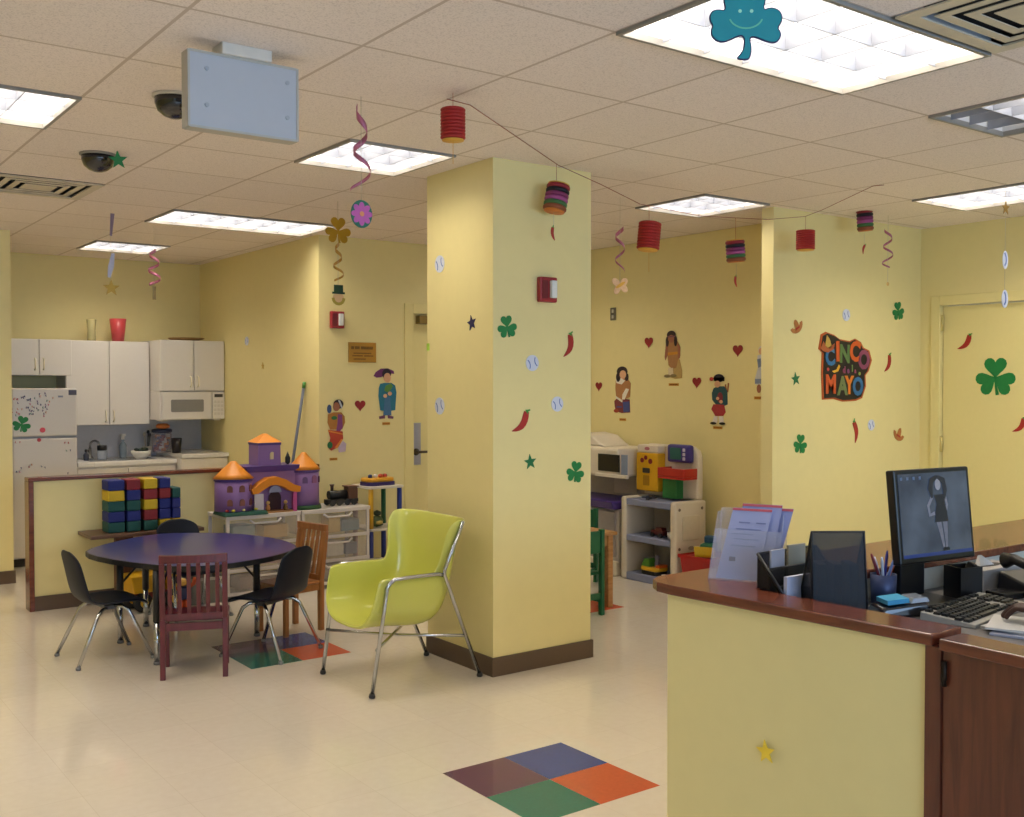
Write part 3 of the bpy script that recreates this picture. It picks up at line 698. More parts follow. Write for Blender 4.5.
gp = [onz(447, 99, CEIL - .004), onz(470, 105, CEIL - .008), ony(558, 165, YG), ony(600, 184, YG), ony(640, 204, YG), ony(700, 216, YG), ony(768, 219.5, YG), ony(805, 216.5, YG), ony(822, 210, YG + .02), onz(873, 186, CEIL - .006), onz(884, 185, CEIL - .004)]
top('garland_string', B().tube(gp, .002, 6), mat('#8a4a48', .6), 'thin red string strung across the ceiling past the pillar', 'string')
p = ony(453, 124, 3.62)
lantern(p, .05, .125, 'red paper lantern hanging left of the pillar top', CEIL - .003, bottom=.1)
p = ony(649, 236, YG); lantern(p, .064, .155, 'red paper lantern with yellow bottom right of the pillar', ony(649, 206, YG).z, tilt=.12, bottom=.13)
p = ony(805.5, 240, YG); lantern(p, .06, .125, 'red paper lantern in front of the pale partition', ony(805, 216.5, YG).z)
p = ony(556.5, 198, YG - .02); lantern(p, .062, .14, 'striped paper lantern in front of the pillar', ony(556, 165, YG).z, True, .22)
p = ony(735.5, 251, YG); lantern(p, .058, .125, 'striped paper lantern before the paper doll wall', ony(735, 218, YG).z, True, -.1)
p = ony(865, 220, YG); lantern(p, .054, .14, 'striped paper lantern above the fiesta sign', CEIL - .003, True, -.1)
def hang_chili(px, py, hpx, rot, label, ztop, y=YG):
    p = ony(px, py, y); k = (p - Vector((0, 0, EYE))).dot(FW) / F
    o = chili_cut(None, 0, 0, hpx, rot, label, -.14, p, 0, k, 'dangling chili charms', 'charm')
    obj('thread', B().tube([(0, -.0015, hpx * k * .45), (0, -.0015, ztop - p.z)], .001, 5), THREAD, o)
hang_chili(553.5, 233, 15, .2, 'tiny red chili charm dangling under the striped lantern by the pillar', ony(556, 212, YG - .02).z - .004, YG - .02)
hang_chili(736, 281, 12, .2, 'tiny red chili charm dangling before the paper doll wall', ony(736, 263, YG).z - .004)
hang_chili(864, 249, 11, -.3, 'tiny red chili charm dangling above the fiesta sign', ony(865, 233, YG).z - .004)
# mobiles
def mobile(px, py, y, label, cat='mobile'):
    p = ony(px, py, y); return thing('hanging_mobile', label, cat, (p.x, p.y, CEIL), 0, 'hanging party mobiles'), p, (p - Vector((0, 0, EYE))).dot(FW) / F
# pink swirl with egg-shaped flower
t, p, k = mobile(361, 108, 3.9, 'pink foil swirl with a flower card beneath')
zt = p.z - CEIL; zb = ony(361, 190, 3.9).z - CEIL; zc = ony(361, 214, 3.9).z - CEIL
obj('swirl', spiral(B(), zt, zb, .018, .045, 2.1, .042, .012, 70, 2.0), PINK, t, solid=.0008)
thread(t, 0, 0, zc, 0)
c = obj('oval_card', B().plate([(x, z + zc) for x, z in circ(12 * k, 28, 0, 0, 14 * k)], 0, .003), mat('#1f6a52', .5), t)
b = B()
for q in range(8): b.plate([(x, z + zc) for x, z in rot2(circ(3.1 * k, 12, 0, 7 * k, 5 * k), q * PI / 4)], .0032 + .0001 * q, .0045 + .0001 * q)
obj('petals', b, mat('#c05aa8', .5), c); obj('flower_centre', B().plate([(x, z + zc) for x, z in circ(2.6 * k)], .0055, .0065), mat('#d88a5a', .5), c)
# gold shamrock swirl with hatted face
t, p, k = mobile(338, 232, 6.2, 'gold shamrock with swirl and green-hatted face card')
zs = p.z - CEIL; b = B(); b.M = Matrix.Translation((0, 0, zs)); shamrock(b, 26 * k, 0, .003)
obj('shamrock', b, mat('#b8922a', .35, .4), t); thread(t, 0, .001, ony(338, 305, 6.2).z - CEIL, 0)
obj('swirl', spiral(B(), ony(338, 243, 6.2).z - CEIL, ony(338, 280, 6.2).z - CEIL, .015, .04, 2.2, .03, .014, 60, .5), PGOLD, t, solid=.0008)
zf = ony(338, 298, 6.2).z - CEIL
f_ = obj('face', B().plate([(x, z + zf) for x, z in circ(6 * k, 20)], 0, .003), mat('#d8b48a', .5), t)
obj('beard', B().plate([(x, z + zf) for x, z in ribbon2([(6 * k * math.cos(a), 6 * k * math.sin(a)) for a in [PI + q * PI / 8 for q in range(9)]], 3 * k)], .0032, .0045), mat('#a8963c', .6), f_)
obj('hat', B().plate([(x * k, zf + z * k) for x, z in ((-7, 4), (7, 4), (7, 6), (5, 6), (5, 13), (-5, 13), (-5, 6), (-7, 6))], .0032, .0055), mat('#123f2c', .5), f_, label='dark green top hat')
# left pink swirl with dark charm, left star mobile
t, p, k = mobile(154, 258, 8.0, 'pink foil swirl before the kitchen back wall'); f2 = lambda y: ony(154, y, 8.0).z - CEIL
obj('swirl', spiral(B(), f2(250), f2(284), .03, .05, 2.2, .026, .022, 60, .8), PINK, t, solid=.0008); thread(t, 0, 0, f2(296), 0)
obj('charm', B().plate([(x, z + f2(293)) for x, z in rect(-.012, .012, -.05, .05)], 0, .003), mat('#5a4a1e', .5), t)
t, p, k = mobile(111, 265, 7.6, 'star mobile with blue strip before the kitchen back wall'); f2 = lambda y: ony(111, y, 7.6).z - CEIL
thread(t, 0, 0, f2(285), 0)
obj('blue_strip', B().plate([(x, z + f2(266)) for x, z in ribbon2([(.015, .09), (0, 0), (-.015, -.08)], [.02, .04, .02])], 0, .003), mat('#a6abc6', .5), t)
obj('purple_strip', B().plate([(x, z + f2(223)) for x, z in ribbon2([(.015, .1), (0, -.09)], [.03, .015])], .001, .004), mat('#7a6a80', .5), t)
obj('star', B().plate([(x, z + f2(288)) for x, z in star(.06)], 0, .003), mat('#a8872a', .4, .3), t)
# butterfly mobile and pink swirl near the doll wall
t, p, k = mobile(620, 240, 5.0, 'butterfly card under a pink swirl right of the pillar'); f2 = lambda y: ony(620, y, 5.0).z - CEIL
obj('swirl', spiral(B(), f2(228), f2(272), .03, .03, 1.9, .03, .01, 50, 0), PINK, t, solid=.0008); thread(t, 0, 0, f2(285), 0)
z0 = f2(285); w4 = []
bf = B()
for sx, sz in ((-1, .45), (1, .6), (-.6, -.75), (.9, -.5)): bf.plate([(x, z + z0) for x, z in rot2(circ(5.5 * k, 14, 6 * k, 0, 3.6 * k), math.atan2(sz, sx))], .0001 * len(bf.v) / 56, .003 + .0001 * len(bf.v) / 56)
obj('butterfly_wings', bf, mat('#e0b890', .5, var=.25, scale=60), t); obj('butterfly_body', B().plate([(x, z + z0) for x, z in rot2(circ(7 * k, 14, 0, 0, 1.6 * k), .5)], .004, .007), mat('#d9a63c', .5), t)
# swirl beside striped lantern
t, p, k = mobile(888, 240, YG, 'thin pink swirl with tiny charm before the pale partition'); f2 = lambda y: ony(888, y, YG).z - CEIL
obj('swirl', spiral(B(), f2(230), f2(268), .025, .04, 2.3, .022, .012, 60, 2.2), PINK, t, solid=.0008); thread(t, 0, 0, f2(284), 0)
obj('charm', B().plate([(x, z + f2(284)) for x, z in circ(.014, 10)], 0, .003), mat('#c9a560', .5), t)
# star and baseballs by the door
t, p, k = mobile(1005.5, 208, 3.3, 'gold star with two baseballs hanging before the door'); f2 = lambda y: ony(1005.5, y, 3.3).z - CEIL
thread(t, 0, 0, f2(300), 0)
obj('star', B().plate([(x, z + f2(208)) for x, z in star(7.5 * k)], 0, .003), mat('#8a6a1e', .4, .4), t)
for y in (260, 299):
    c = obj('baseball', B().plate([(x, z + f2(y)) for x, z in circ(5 * k if y < 270 else 6 * k, 20, 0, 0, 9 * k)], 0, .003), BALL, t)
    obj('stitching', B().plate([(x, z + f2(y)) for x, z in ribbon2([(-1.5 * k, 7 * k), (1 * k, 3 * k), (1.4 * k, 0), (1 * k, -3 * k), (-1.5 * k, -6 * k)], 2 * k)], .0032, .0045), BLUE, c)
# smiling shamrock near the camera
D = 2.55; p = Vector((0, 0, EYE)) + ray(745, 22) * D; k = D / F
t = thing('smiling_shamrock', 'teal smiling shamrock card hanging before the big ceiling light', 'paper decoration', (p.x, p.y, CEIL), -YAW)
zc = p.z - CEIL; TEAL = mat('#0a8791', .45, var=.06); EDGE = mat('#2a2a55', .5)
so = [(360, 605), (490, 625), (525, 570), (530, 470), (508, 390), (560, 385), (640, 420), (740, 450), (800, 430), (832, 370), (822, 320), (795, 290), (832, 240), (847, 180), (815, 110), (750, 80), (690, 85), (650, 105), (672, 0), (655, -90), (590, -150), (510, -140), (450, -95), (390, -140), (310, -150), (245, -90), (230, 0), (255, 110),
    (200, 100), (130, 105), (90, 160), (95, 230), (125, 265), (105, 320), (115, 380), (170, 430), (240, 440), (310, 415), (370, 385), (432, 370), (450, 420), (440, 500), (405, 560)]
so = smooth2(ccw([((x - 461) * k / 10.24, -(y - 225) * k / 10.24 + zc) for x, y in so]))
obj('outline', B().plate(so, 0, .003), EDGE, t, label='dark outline'); obj('leaves', B().plate(offset(so, 1.3 * k), .0032, .0052), TEAL, t)
obj('eyes', B().plate([(x, z + zc + 10 * k) for x, z in circ(1.8 * k, 12, -5.5 * k)], .0054, .0066).plate([(x, z + zc + 10 * k) for x, z in circ(1.8 * k, 12, 6 * k)], .0054, .0066), mat('#9ad8c0', .5), t)
sml = [(17 * k * math.sin(a) + .5 * k, zc + 6 * k - 13 * k * math.cos(a)) for a in [-1.25 + 2.5 * q / 12 for q in range(13)]]
obj('smile', B().plate(ribbon2(sml, 1.5 * k), .0054, .0066), mat('#5fb89a', .5), t); thread(t, 0, .001, zc + 20 * k, 0)
# ceiling sign box, dome cameras, green star
t = thing('ceiling_sign_box', 'blank white sign box bracketed to the ceiling', 'sign', (0, 0, CEIL), 0)
a, c2, e, h = ony(191, 52, 3.58), ony(296, 70, 3.58), ony(296, 139, 3.58), ony(188, 125, 3.58)
zt, zb = (a.z + c2.z) / 2 - CEIL, (e.z + h.z) / 2 - CEIL; x0, x1 = (a.x + h.x) / 2, (c2.x + e.x) / 2
obj('panel', B().plate(rect(x0, x1, zb, zt), -3.58, -3.578).box(x0, x1, 3.582, 3.63, zb, zt) , mat('#b4b9c2', .4, var=.02), t, label='bluish white face')
obj('edge_frame', B().box(x0 - .008, x0, 3.575, 3.635, zb - .006, zt + .006).box(x1, x1 + .008, 3.575, 3.635, zb - .006, zt + .006).box(x0, x1, 3.575, 3.635, zb - .008, zb).box(x0, x1, 3.575, 3.635, zt, zt + .008), mat('#b3b0a8', .5), t)
obj('bracket', B().box(x0 + .11, x1 - .1, 3.56, 3.66, zt + .008, 0), mat('#d2cdc4', .4), t, bev=.004)
for xx, zz in ((.06, .8), (.06, .3), (.36, .8), (.36, .3)): obj('screw', B().plate([(x + x0 + xx, z + zb + (zt - zb) * zz) for x, z in circ(.008, 10)], -3.578, -3.574), mat('#a2a8b2', .4), t)
for q, (px, py, lab) in enumerate(((98, 154, 'black dome camera on the ceiling beside a green star'), (175, 96, 'black dome camera half behind the white sign box'))):
    p = onz(px, py, CEIL); t = thing('dome_camera', lab, 'security camera', p, 0, 'ceiling dome cameras')
    obj('mount_ring', B().lathe([(.092, 0), (.092, -.008), (.085, -.012)], n=30), mat('#cfc8be' if q else '#8a8680', .5), t)
    obj('dome', B().lathe([(.083, -.011), (.082, -.034), (.07, -.064), (.045, -.084), (.02, -.093), (0, -.095)], n=30), mat('#17161a', .12, coat=.6), t)
p = ony(118, 160, 5.55); o = top('hanging_star', B().plate(star(.05, rot=.1), 0, .003), GREEN, 'green star hanging beside the dome camera', 'paper decoration', p, 0)
thread(o, 0, -.0015, .04, CEIL - p.z)

# ------------------------------------------------------------------ kitchen
CAB = mat('#ddd8d2', .35, var=.02); HANDLE = mat('#e8e0c8', .35); EDGEG = mat('#8a8a88', .5)
def handle(parent, x, y, z, h=.1):
    obj('handle', B().tube([(x, y, z), (x, y - .028, z + .012), (x, y - .028, z + h - .012), (x, y, z + h)], .006, 8), HANDLE, parent, label='cream bow handle')
def cabinet(name, label, x0, x1, yf, z0, z1, splits, hz, hside, cat='cabinet', yb=YK):
    t = thing(name, label, cat, ((x0 + x1) / 2, yf, z0))
    ox, oz = (x0 + x1) / 2, z0
    obj('body', B().box(x0 - ox, x1 - ox, .02, yb - yf, 0, z1 - z0), CAB, t)
    xs = [x0] + splits + [x1]
    for q in range(len(xs) - 1):
        d = obj('door', B().box(xs[q] - ox + .003, xs[q + 1] - ox - .003, 0, .0195, .003, z1 - z0 - .003), CAB, t, bev=.003)
        hx = (xs[q + 1] - .035 if hside[q] > 0 else xs[q] + .035) - ox
        handle(d, hx, -.0005, hz - oz)
    return t
cabinet('wall_cabinet', 'white double-door cabinet above the refrigerator', 1.75, 2.385, 9.75, 1.632, 1.947, [2.115], 1.68, (1, -1))
cabinet('wall_cabinet', 'tall white double-door wall cabinet above the sink', 2.392, 3.14, 10.0, 1.18, 1.954, [2.772], 1.21, (1, -1))
cabinet('wall_cabinet', 'white double-door cabinet above the microwave', 3.146, XK - .005, 9.70, 1.492, 1.965, [3.46], 1.53, (1, -1))
# microwave under the right cabinet
t = thing('microwave_oven', 'white microwave oven mounted under the right wall cabinet', 'microwave', (3.45, 9.70, 1.222))
obj('body', B().box(-.304, .304, .03, .62, 0, .268), CAB, t, bev=.004)
d = obj('door', B().box(-.29, .18, 0, .0295, .006, .262), CAB, t, bev=.006)
obj('window', B().plate(rrect(-.21, .1, .075, .19, .012), .0005, .004), mat('#83807c', .3), d, label='grey mesh window')
c = obj('control_panel', B().box(.185, .304, 0, .0295, .006, .262), CAB, t, bev=.004)
obj('display', B().plate(rect(.205, .285, .21, .24), .0005, .003), mat('#3a3632', .3), c, label='dark display')
for q in range(3):
    for r in range(4): obj('button', B().plate(rect(.2 + .033 * q, .224 + .033 * q, .04 + .038 * r, .065 + .038 * r), .0005, .002), mat('#cfcac2', .4), c)
for x in (-.25, .25): obj('lamp_cover', B().box(x - .03, x + .03, .05, .2, -.012, -.0005), mat('#cfc8b8', .3), t)
# refrigerator
FR = mat('#cbc8c8', .3, var=.02, scale=60, bump=.02)
t = thing('refrigerator', 'white top-freezer refrigerator covered in small magnets', 'refrigerator', (2.125, 9.6, 0))
X0, X1 = -.262, .262
obj('body', B().box(X0 + .004, X1 - .004, .065, .70, .06, 1.515), FR, t, bev=.006)
fz = obj('freezer_door', B().box(X0, X1, 0, .06, 1.108, 1.522), FR, t, bev=.014)
fd = obj('fridge_door', B().box(X0, X1, 0, .06, .075, 1.093), FR, t, bev=.014)
obj('kick_grille', B().box(X0 + .01, X1 - .01, .05, .07, .0, .065), mat('#2a2724', .6), t, label='dark kick grille')
p = ony(72.5, 392.5, 9.6); obj('energy_label', B().plate(rect(p.x - 2.125 - .033, p.x - 2.125 + .033, p.z - .022, p.z + .022), .0005, .002), mat('#4a4f66', .5), fz, label='dark blue label sticker')
p = ony(60.5, 396.5, 9.6); obj('badge', B().plate(rect(p.x - 2.125 - .02, p.x - 2.125 + .02, p.z - .008, p.z + .008), .0005, .002), mat('#77809c', .4), fz)
def letter_shape(q):
    return [[(-.5, -.7), (.5, -.7), (.5, -.35), (-.1, -.35), (-.1, .7), (-.5, .7)], [(-.2, -.7), (.2, -.7), (.2, .35), (.55, .35), (.55, .7), (-.55, .7), (-.55, .35), (-.2, .35)],
            [(-.5, -.7), (.5, -.7), (.5, -.4), (-.1, -.4), (-.1, .4), (.5, .4), (.5, .7), (-.5, .7)], [(-.55, -.7), (-.2, -.7), (0, 0), (.2, -.7), (.55, -.7), (.2, .7), (-.2, .7)]][q % 4]
MC = {'red': '#a8404a', 'blue': '#333f6e', 'purple': '#5a4070', 'green': '#3f7a6a', 'orange': '#c88a6a', 'pink': '#c46a86'}
clus = [(66, 142, 'red'), (72, 138, 'orange'), (95, 143, 'red'), (88, 142, 'red'), (97, 170, 'purple'), (122, 132, 'blue'), (135, 128, 'purple'), (145, 122, 'blue'), (140, 133, 'blue'), (165, 150, 'blue'), (178, 148, 'blue'), (188, 140, 'blue'),
        (190, 152, 'purple'), (186, 180, 'pink'), (160, 205, 'purple'), (172, 205, 'blue'), (205, 197, 'orange'), (215, 205, 'purple'), (183, 225, 'blue'), (196, 230, 'purple'), (210, 228, 'blue'), (180, 255, 'blue'), (195, 250, 'green'), (207, 252, 'purple'),
        (222, 135, 'green'), (254, 105, 'blue'), (262, 122, 'orange'), (297, 98, 'purple'), (306, 115, 'blue'), (240, 160, 'purple'), (245, 175, 'blue'), (265, 183, 'blue'), (238, 210, 'purple'), (246, 225, 'green'), (312, 155, 'green'), (330, 160, 'orange'),
        (302, 182, 'purple'), (322, 185, 'pink'), (282, 205, 'green'), (300, 200, 'blue'), (314, 214, 'purple'), (280, 228, 'purple'), (305, 240, 'orange'), (288, 268, 'pink'), (290, 250, 'purple'), (355, 135, 'orange'), (50, 215, 'red'), (50, 238, 'red'),
        (95, 215, 'orange'), (125, 218, 'orange'), (88, 240, 'red'), (100, 250, 'orange'), (82, 262, 'green'), (108, 255, 'pink')]
low = [(80, 462, 'red', 'upper left'), (110, 463, 'red', 'upper left'), (445, 466, 'red', 'upper right'), (470, 466, 'red', 'upper right'), (457, 523, 'green', 'upper right'), (485, 523, 'blue', 'upper right'), (55, 685, 'red', 'lower left'), (85, 681, 'blue', 'lower left'), (110, 681, 'pink', 'lower left'), (120, 655, 'blue', 'lower left'),
       (180, 645, 'red', 'lower left'), (198, 628, 'orange', 'lower left'), (272, 640, 'blue', 'lower middle'), (297, 650, 'blue', 'lower middle'), (468, 692, 'blue', 'lower right')]
for q, (x, y, c) in enumerate(clus):
    p = ony(5 + x / 7.425, 380 + y / 7.425, 9.5995)
    top('letter_magnet', B().plate(rot2(scl(letter_shape(q), .011), random.uniform(-.5, .5)), 0, .006), mat(MC[c], .4), c + ' letter magnet in the cluster on the freezer door', 'magnet', p, 0, c + ' letter magnets on the freezer door')
for q, (x, y, c, wh) in enumerate(low):
    p = ony(5 + x / 7.425, 380 + y / 7.425, 9.5995)
    top('letter_magnet', B().plate(rot2(scl(letter_shape(q), .011), random.uniform(-.5, .5)), 0, .006), mat(MC[c], .4), '%s letter magnet at the %s of the lower refrigerator door' % (c, wh), 'magnet', p, 0, '%s letter magnets at the %s of the refrigerator door' % (c, wh))
p = ony(21.5, 425, 9.5995); b = B(); b.M = Matrix.Rotation(.25, 4, 'Y'); shamrock(b, .135, 0, .003); top('shamrock_cutout', b, GREEN, 'green shamrock cutout on the freezer door', 'wall cutout', p, 0, 'green shamrock cutouts')
p = ony(42.5, 430, 9.5995); top('round_magnet', B().plate(circ(.022), 0, .006), mat('#d8525e', .4), 'round red magnet low on the freezer door', 'magnet', p)
p = ony(39, 440, 9.5995); top('round_magnet', B().plate(circ(.016), 0, .006), mat('#b03038', .4), 'small red magnet just under the freezer door gap', 'magnet', p)
# sink base, drawer base
t = thing('sink_cabinet', 'white base cabinet with sink behind the half wall', 'cabinet', (2.86, 9.74, 0))
obj('body', B().box(-.44, .44, .02, .60, .1, .82), CAB, t); obj('toe_kick', B().box(-.44, .44, .08, .60, 0, .1), mat('#4a4642', .6), t)
for a, b_ in ((-.44, 0), (0, .44)): handle(obj('door', B().box(a + .003, b_ - .003, 0, .0195, .105, .80), CAB, t, bev=.003), (a + b_) / 2, -.0005, .6)
obj('countertop', B().box(-.44, -.3, -.02, .61, .822, .86).box(.3, .44, -.02, .61, .822, .86).box(-.3, .3, -.02, .09, .822, .86).box(-.3, .3, .5, .61, .822, .86), mat('#e4e2df', .25), t, bev=.003)
obj('basin', B().box(-.3, .3, .09, .5, .70, .705).box(-.3, -.296, .09, .5, .705, .86).box(.296, .3, .09, .5, .705, .86).box(-.3, .3, .09, .094, .705, .86).box(-.3, .3, .496, .5, .705, .86), mat('#b9bcbf', .25, .8), t, label='steel basin')
t = thing('drawer_cabinet', 'white base cabinet with drawer under the microwave', 'cabinet', (3.528, 9.62, 0))
obj('body', B().box(-.222, .225, .02, .73, .1, .868), CAB, t); obj('toe_kick', B().box(-.222, .225, .08, .7, 0, .1), mat('#4a4642', .6), t)
dd = obj('drawer', B().box(-.219, .222, 0, .0195, .68, .862), CAB, t, bev=.003)
obj('handle', B().tube([(-.05, -.0005, .77), (-.04, -.03, .77), (.04, -.03, .77), (.05, -.0005, .77)], .006, 8), HANDLE, dd)
handle(obj('door', B().box(-.219, .222, 0, .0195, .105, .674), CAB, t, bev=.003), -.18, -.0005, .5)
obj('countertop', B().box(-.224, .228, -.02, .73, .87, .907), mat('#dedcda', .25), t, bev=.003)
# things at the sink (counter tops at .86 and .907)
px = lambda a, y: ony(a, 450, y).x
t = thing('sink_faucet', 'chrome gooseneck faucet at the back of the sink', 'faucet', (px(90, 10.2), 10.2, .86))
obj('base', B().lathe([(.03, 0), (.03, .015), (.016, .03), (.014, .1)], n=16), CHROME, t)
obj('spout', B().tube([(0, 0, .1)] + [(.03 - .03 * math.cos(a), -.05 + .05 * math.cos(a), .12 + .05 * math.sin(a)) for a in [q * PI / 8 for q in range(9)]], .01), CHROME, t)
obj('handle', B().tube([(-.01, 0, .07), (-.045, -.01, .09)], [.01, .006]), CHROME, t)
def jarz(x, y, z, prof, m, name, label, cat, lid=None, liquid=None):
    t = thing(name, label, cat, (x, y, z)); obj('body', B().lathe(prof, n=18), m, t)
    if lid: obj('lid', B().lathe(lid[0], n=18), lid[1], t)
    return t
DKB = mat('#1a1b26', .35)
jarz(px(86, 10.0), 10.0, .86, [(.022, 0), (.025, .02), (.025, .05), (.01, .07), (.01, .08)], mat('#3a3f52', .2), 'soap_bottle', 'dark soap bottle beside the refrigerator', 'bottle', ([(.012, .0805), (.012, .1), (0, .1)], DKB))
jarz(px(102, 10.05), 10.05, .86, [(.042, 0), (.045, .02), (.045, .075), (.038, .085)], clear('#b9c0cc', .55), 'glass_jar', 'small glass jar with black lid near the faucet', 'jar', ([(.043, .0855), (.043, .13), (0, .13)], mat('#111218', .4)))
jarz(px(123, 10.2), 10.2, .86, [(.03, 0), (.034, .02), (.034, .12), (.014, .15), (.014, .17)], clear('#9fb2c2', .6), 'pump_bottle', 'clear pump bottle with white nozzle behind the sink', 'bottle', ([(.016, .1705), (.012, .2), (.026, .205), (.026, .225), (0, .225)], WHITE))
t = thing('bowl', 'white bowl of greens right of the sink', 'bowl', (px(141, 9.95), 9.95, .86))
obj('body', B().lathe([(.04, 0), (.05, .008), (.085, .05), (.092, .075), (.088, .075), (.08, .05), (.04, .014), (0, .012)], n=26), WHITE, t)
b = B()
for q in range(9): b.M = Matrix.Translation((.045 * math.cos(q * 2.4), .045 * math.sin(q * 2.4), .075 + .006 * (q % 3))); b.lathe([(0, -.012), (.024, 0), (.018, .014), (0, .02)], n=8)
obj('greens', b, mat('#26352c', .6, var=.3), t, label='dark leafy greens')
t = thing('utensil_cup', 'cup of kitchen utensils behind the white bowl', 'cup', (px(147, 10.2), 10.2, .86))
obj('cup', B().lathe([(.035, 0), (.042, .1), (.038, .1), (.03, .006), (0, .006)], n=18), mat('#c9c0b4', .3), t)
for q, (dx, hh, c) in enumerate(((-.02, .2, '#b5aa98'), (.015, .22, '#33363e'), (.03, .19, '#4a4c54'))): obj('utensil', B().tube([(dx * .3, 0, .01), (dx, .01, hh)], .006, 8).lathe([(0, -.01), (.016, .01), (.012, .03), (0, .035)], (dx, .01, hh), 8), mat(c, .4), t)
t = thing('snack_jar', 'big clear jar of mixed snacks with blue lid on the right counter', 'jar', (px(162, 10.08), 10.08, .907))
obj('glass', B().lathe([(.085, 0), (.09, .02), (.09, .17), (.08, .185)], n=26), clear('#b7b4c6', .35), t)
b = B()
for q in range(40): b.m = q % 4; b.M = Matrix.Translation((.055 * math.cos(q * 2.4) * (q % 5 + 1) / 5, .055 * math.sin(q * 2.4) * (q % 5 + 1) / 5, .02 + .0035 * q)) @ Matrix.Rotation(q, 4, 'X'); b.box(-.02, .02, -.014, .014, -.012, .012)
tag(obj('snacks', b, [mat('#8a2f34', .5), mat('#4a3a6e', .5), mat('#c2783a', .5), mat('#c9c4bc', .5)], t), kind='stuff')
obj('lid', B().lathe([(.088, .1855), (.095, .19), (.095, .215), (.08, .222), (0, .222)], n=26), mat('#26304e', .4), t, label='dark blue lid')
top('bread_bag', B().lathe([(.03, 0), (.06, .01), (.065, .03), (.045, .05), (0, .052)], n=16), mat('#c9773a', .5, var=.2), 'orange snack packet lying on the blue-lidded jar', 'packet', (px(163, 10.05), 10.05, .907 + .2225))
jarz(px(176.5, 9.85), 9.85, .907, [(.04, 0), (.05, .14), (.046, .14), (.037, .008), (0, .008)], mat('#191318', .3), 'tumbler', 'black tumbler right of the snack jar', 'cup')
# on top of the cabinets
jarz(px(92.5, 10.15) , 10.15, 1.9545, [(.04, 0), (.036, .1), (.044, .2), (.04, .2), (.032, .1), (.034, .006), (0, .006)], clear('#e0d7a0', .45), 'tumbler', 'clear waisted tumbler on top of the wall cabinets', 'cup')
jarz(px(119, 10.15), 10.15, 1.9545, [(.052, 0), (.076, .215), (.071, .215), (.046, .008), (0, .008)], mat('#cf4a50', .4, coat=.2), 'tumbler', 'tall pink-red tumbler on top of the wall cabinets', 'cup')
t = top('woven_tray', B().lathe([(.08, 0), (.15, .012), (.17, .028), (.16, .03), (.08, .012), (0, .012)], n=28), mat('#9a7440', .7, var=.2, scale=80), 'round woven tray on top of the right wall cabinet', 'tray', (px(187, 9.9), 9.9, 1.9655))

# ------------------------------------------------------------------ children's table and chairs
NAVY = mat('#0a1120', .5, var=.05, scale=8, spec=.3)
def shell_chair(label, loc, rz):
    t = thing('shell_chair', label, 'chair', loc, rz, 'dark blue plastic children chairs')
    rows = [(-.195, .300, .150, .0), (-.188, .325, .168, .0), (-.12, .336, .182, .006), (-.02, .328, .188, .012), (.07, .322, .186, .018), (.125, .335, .18, .026), (.155, .375, .172, .03), (.172, .43, .166, .03), (.186, .50, .160, .028), (.196, .555, .156, .024), (.202, .585, .15, .018), (.206, .612, .11, .01), (.209, .63, .05, .003)]
    R = []
    for y, z, hw, e in rows:
        r = []
        for q in range(9):
            u = -1 + q / 4.0; lift = e * abs(u) ** 2.5
            back = z > .36
            r.append((hw * u, y - (lift if back else 0), z + (0 if back else lift)))
        R.append(r)
    obj('seat_shell', B().sheet(R), NAVY, t, solid=.014, sub=1)
    for sx in (-1, 1):
        for sy, tz in ((-1, .318), (1, .308)):
            p = [(sx * .10, sy * .02, tz - .008), (sx * .135, sy * .055, tz - .010), (sx * .155, sy * .085, tz - .035), (sx * .195, sy * .205, .012)]
            l = obj('leg', B().tube(p, .0105), CHROME, t, label='chrome leg')
            obj('foot', B().lathe([(.013, 0), (.015, .006), (.014, .016), (0, .018)], p[-1][:2] + (0,), 12), mat('#8a8a8c', .35, .7), l)
    obj('seat_mount', B().box(-.11, .11, -.03, .03, .292, .312), mat('#55585c', .4, .8), t, label='metal seat mount')
    return t
A = math.atan2
shell_chair('dark blue plastic chair at the left end of the purple table', (1.672, 6.17, 0), PI / 2 + .05)
shell_chair('dark blue plastic chair between the red and the yellow chair', (2.48, 5.70, 0), A(.87, -.5) + PI / 2)
shell_chair('dark blue plastic chair behind the purple table by the stacked blocks', (2.44, 6.95, 0), .12)

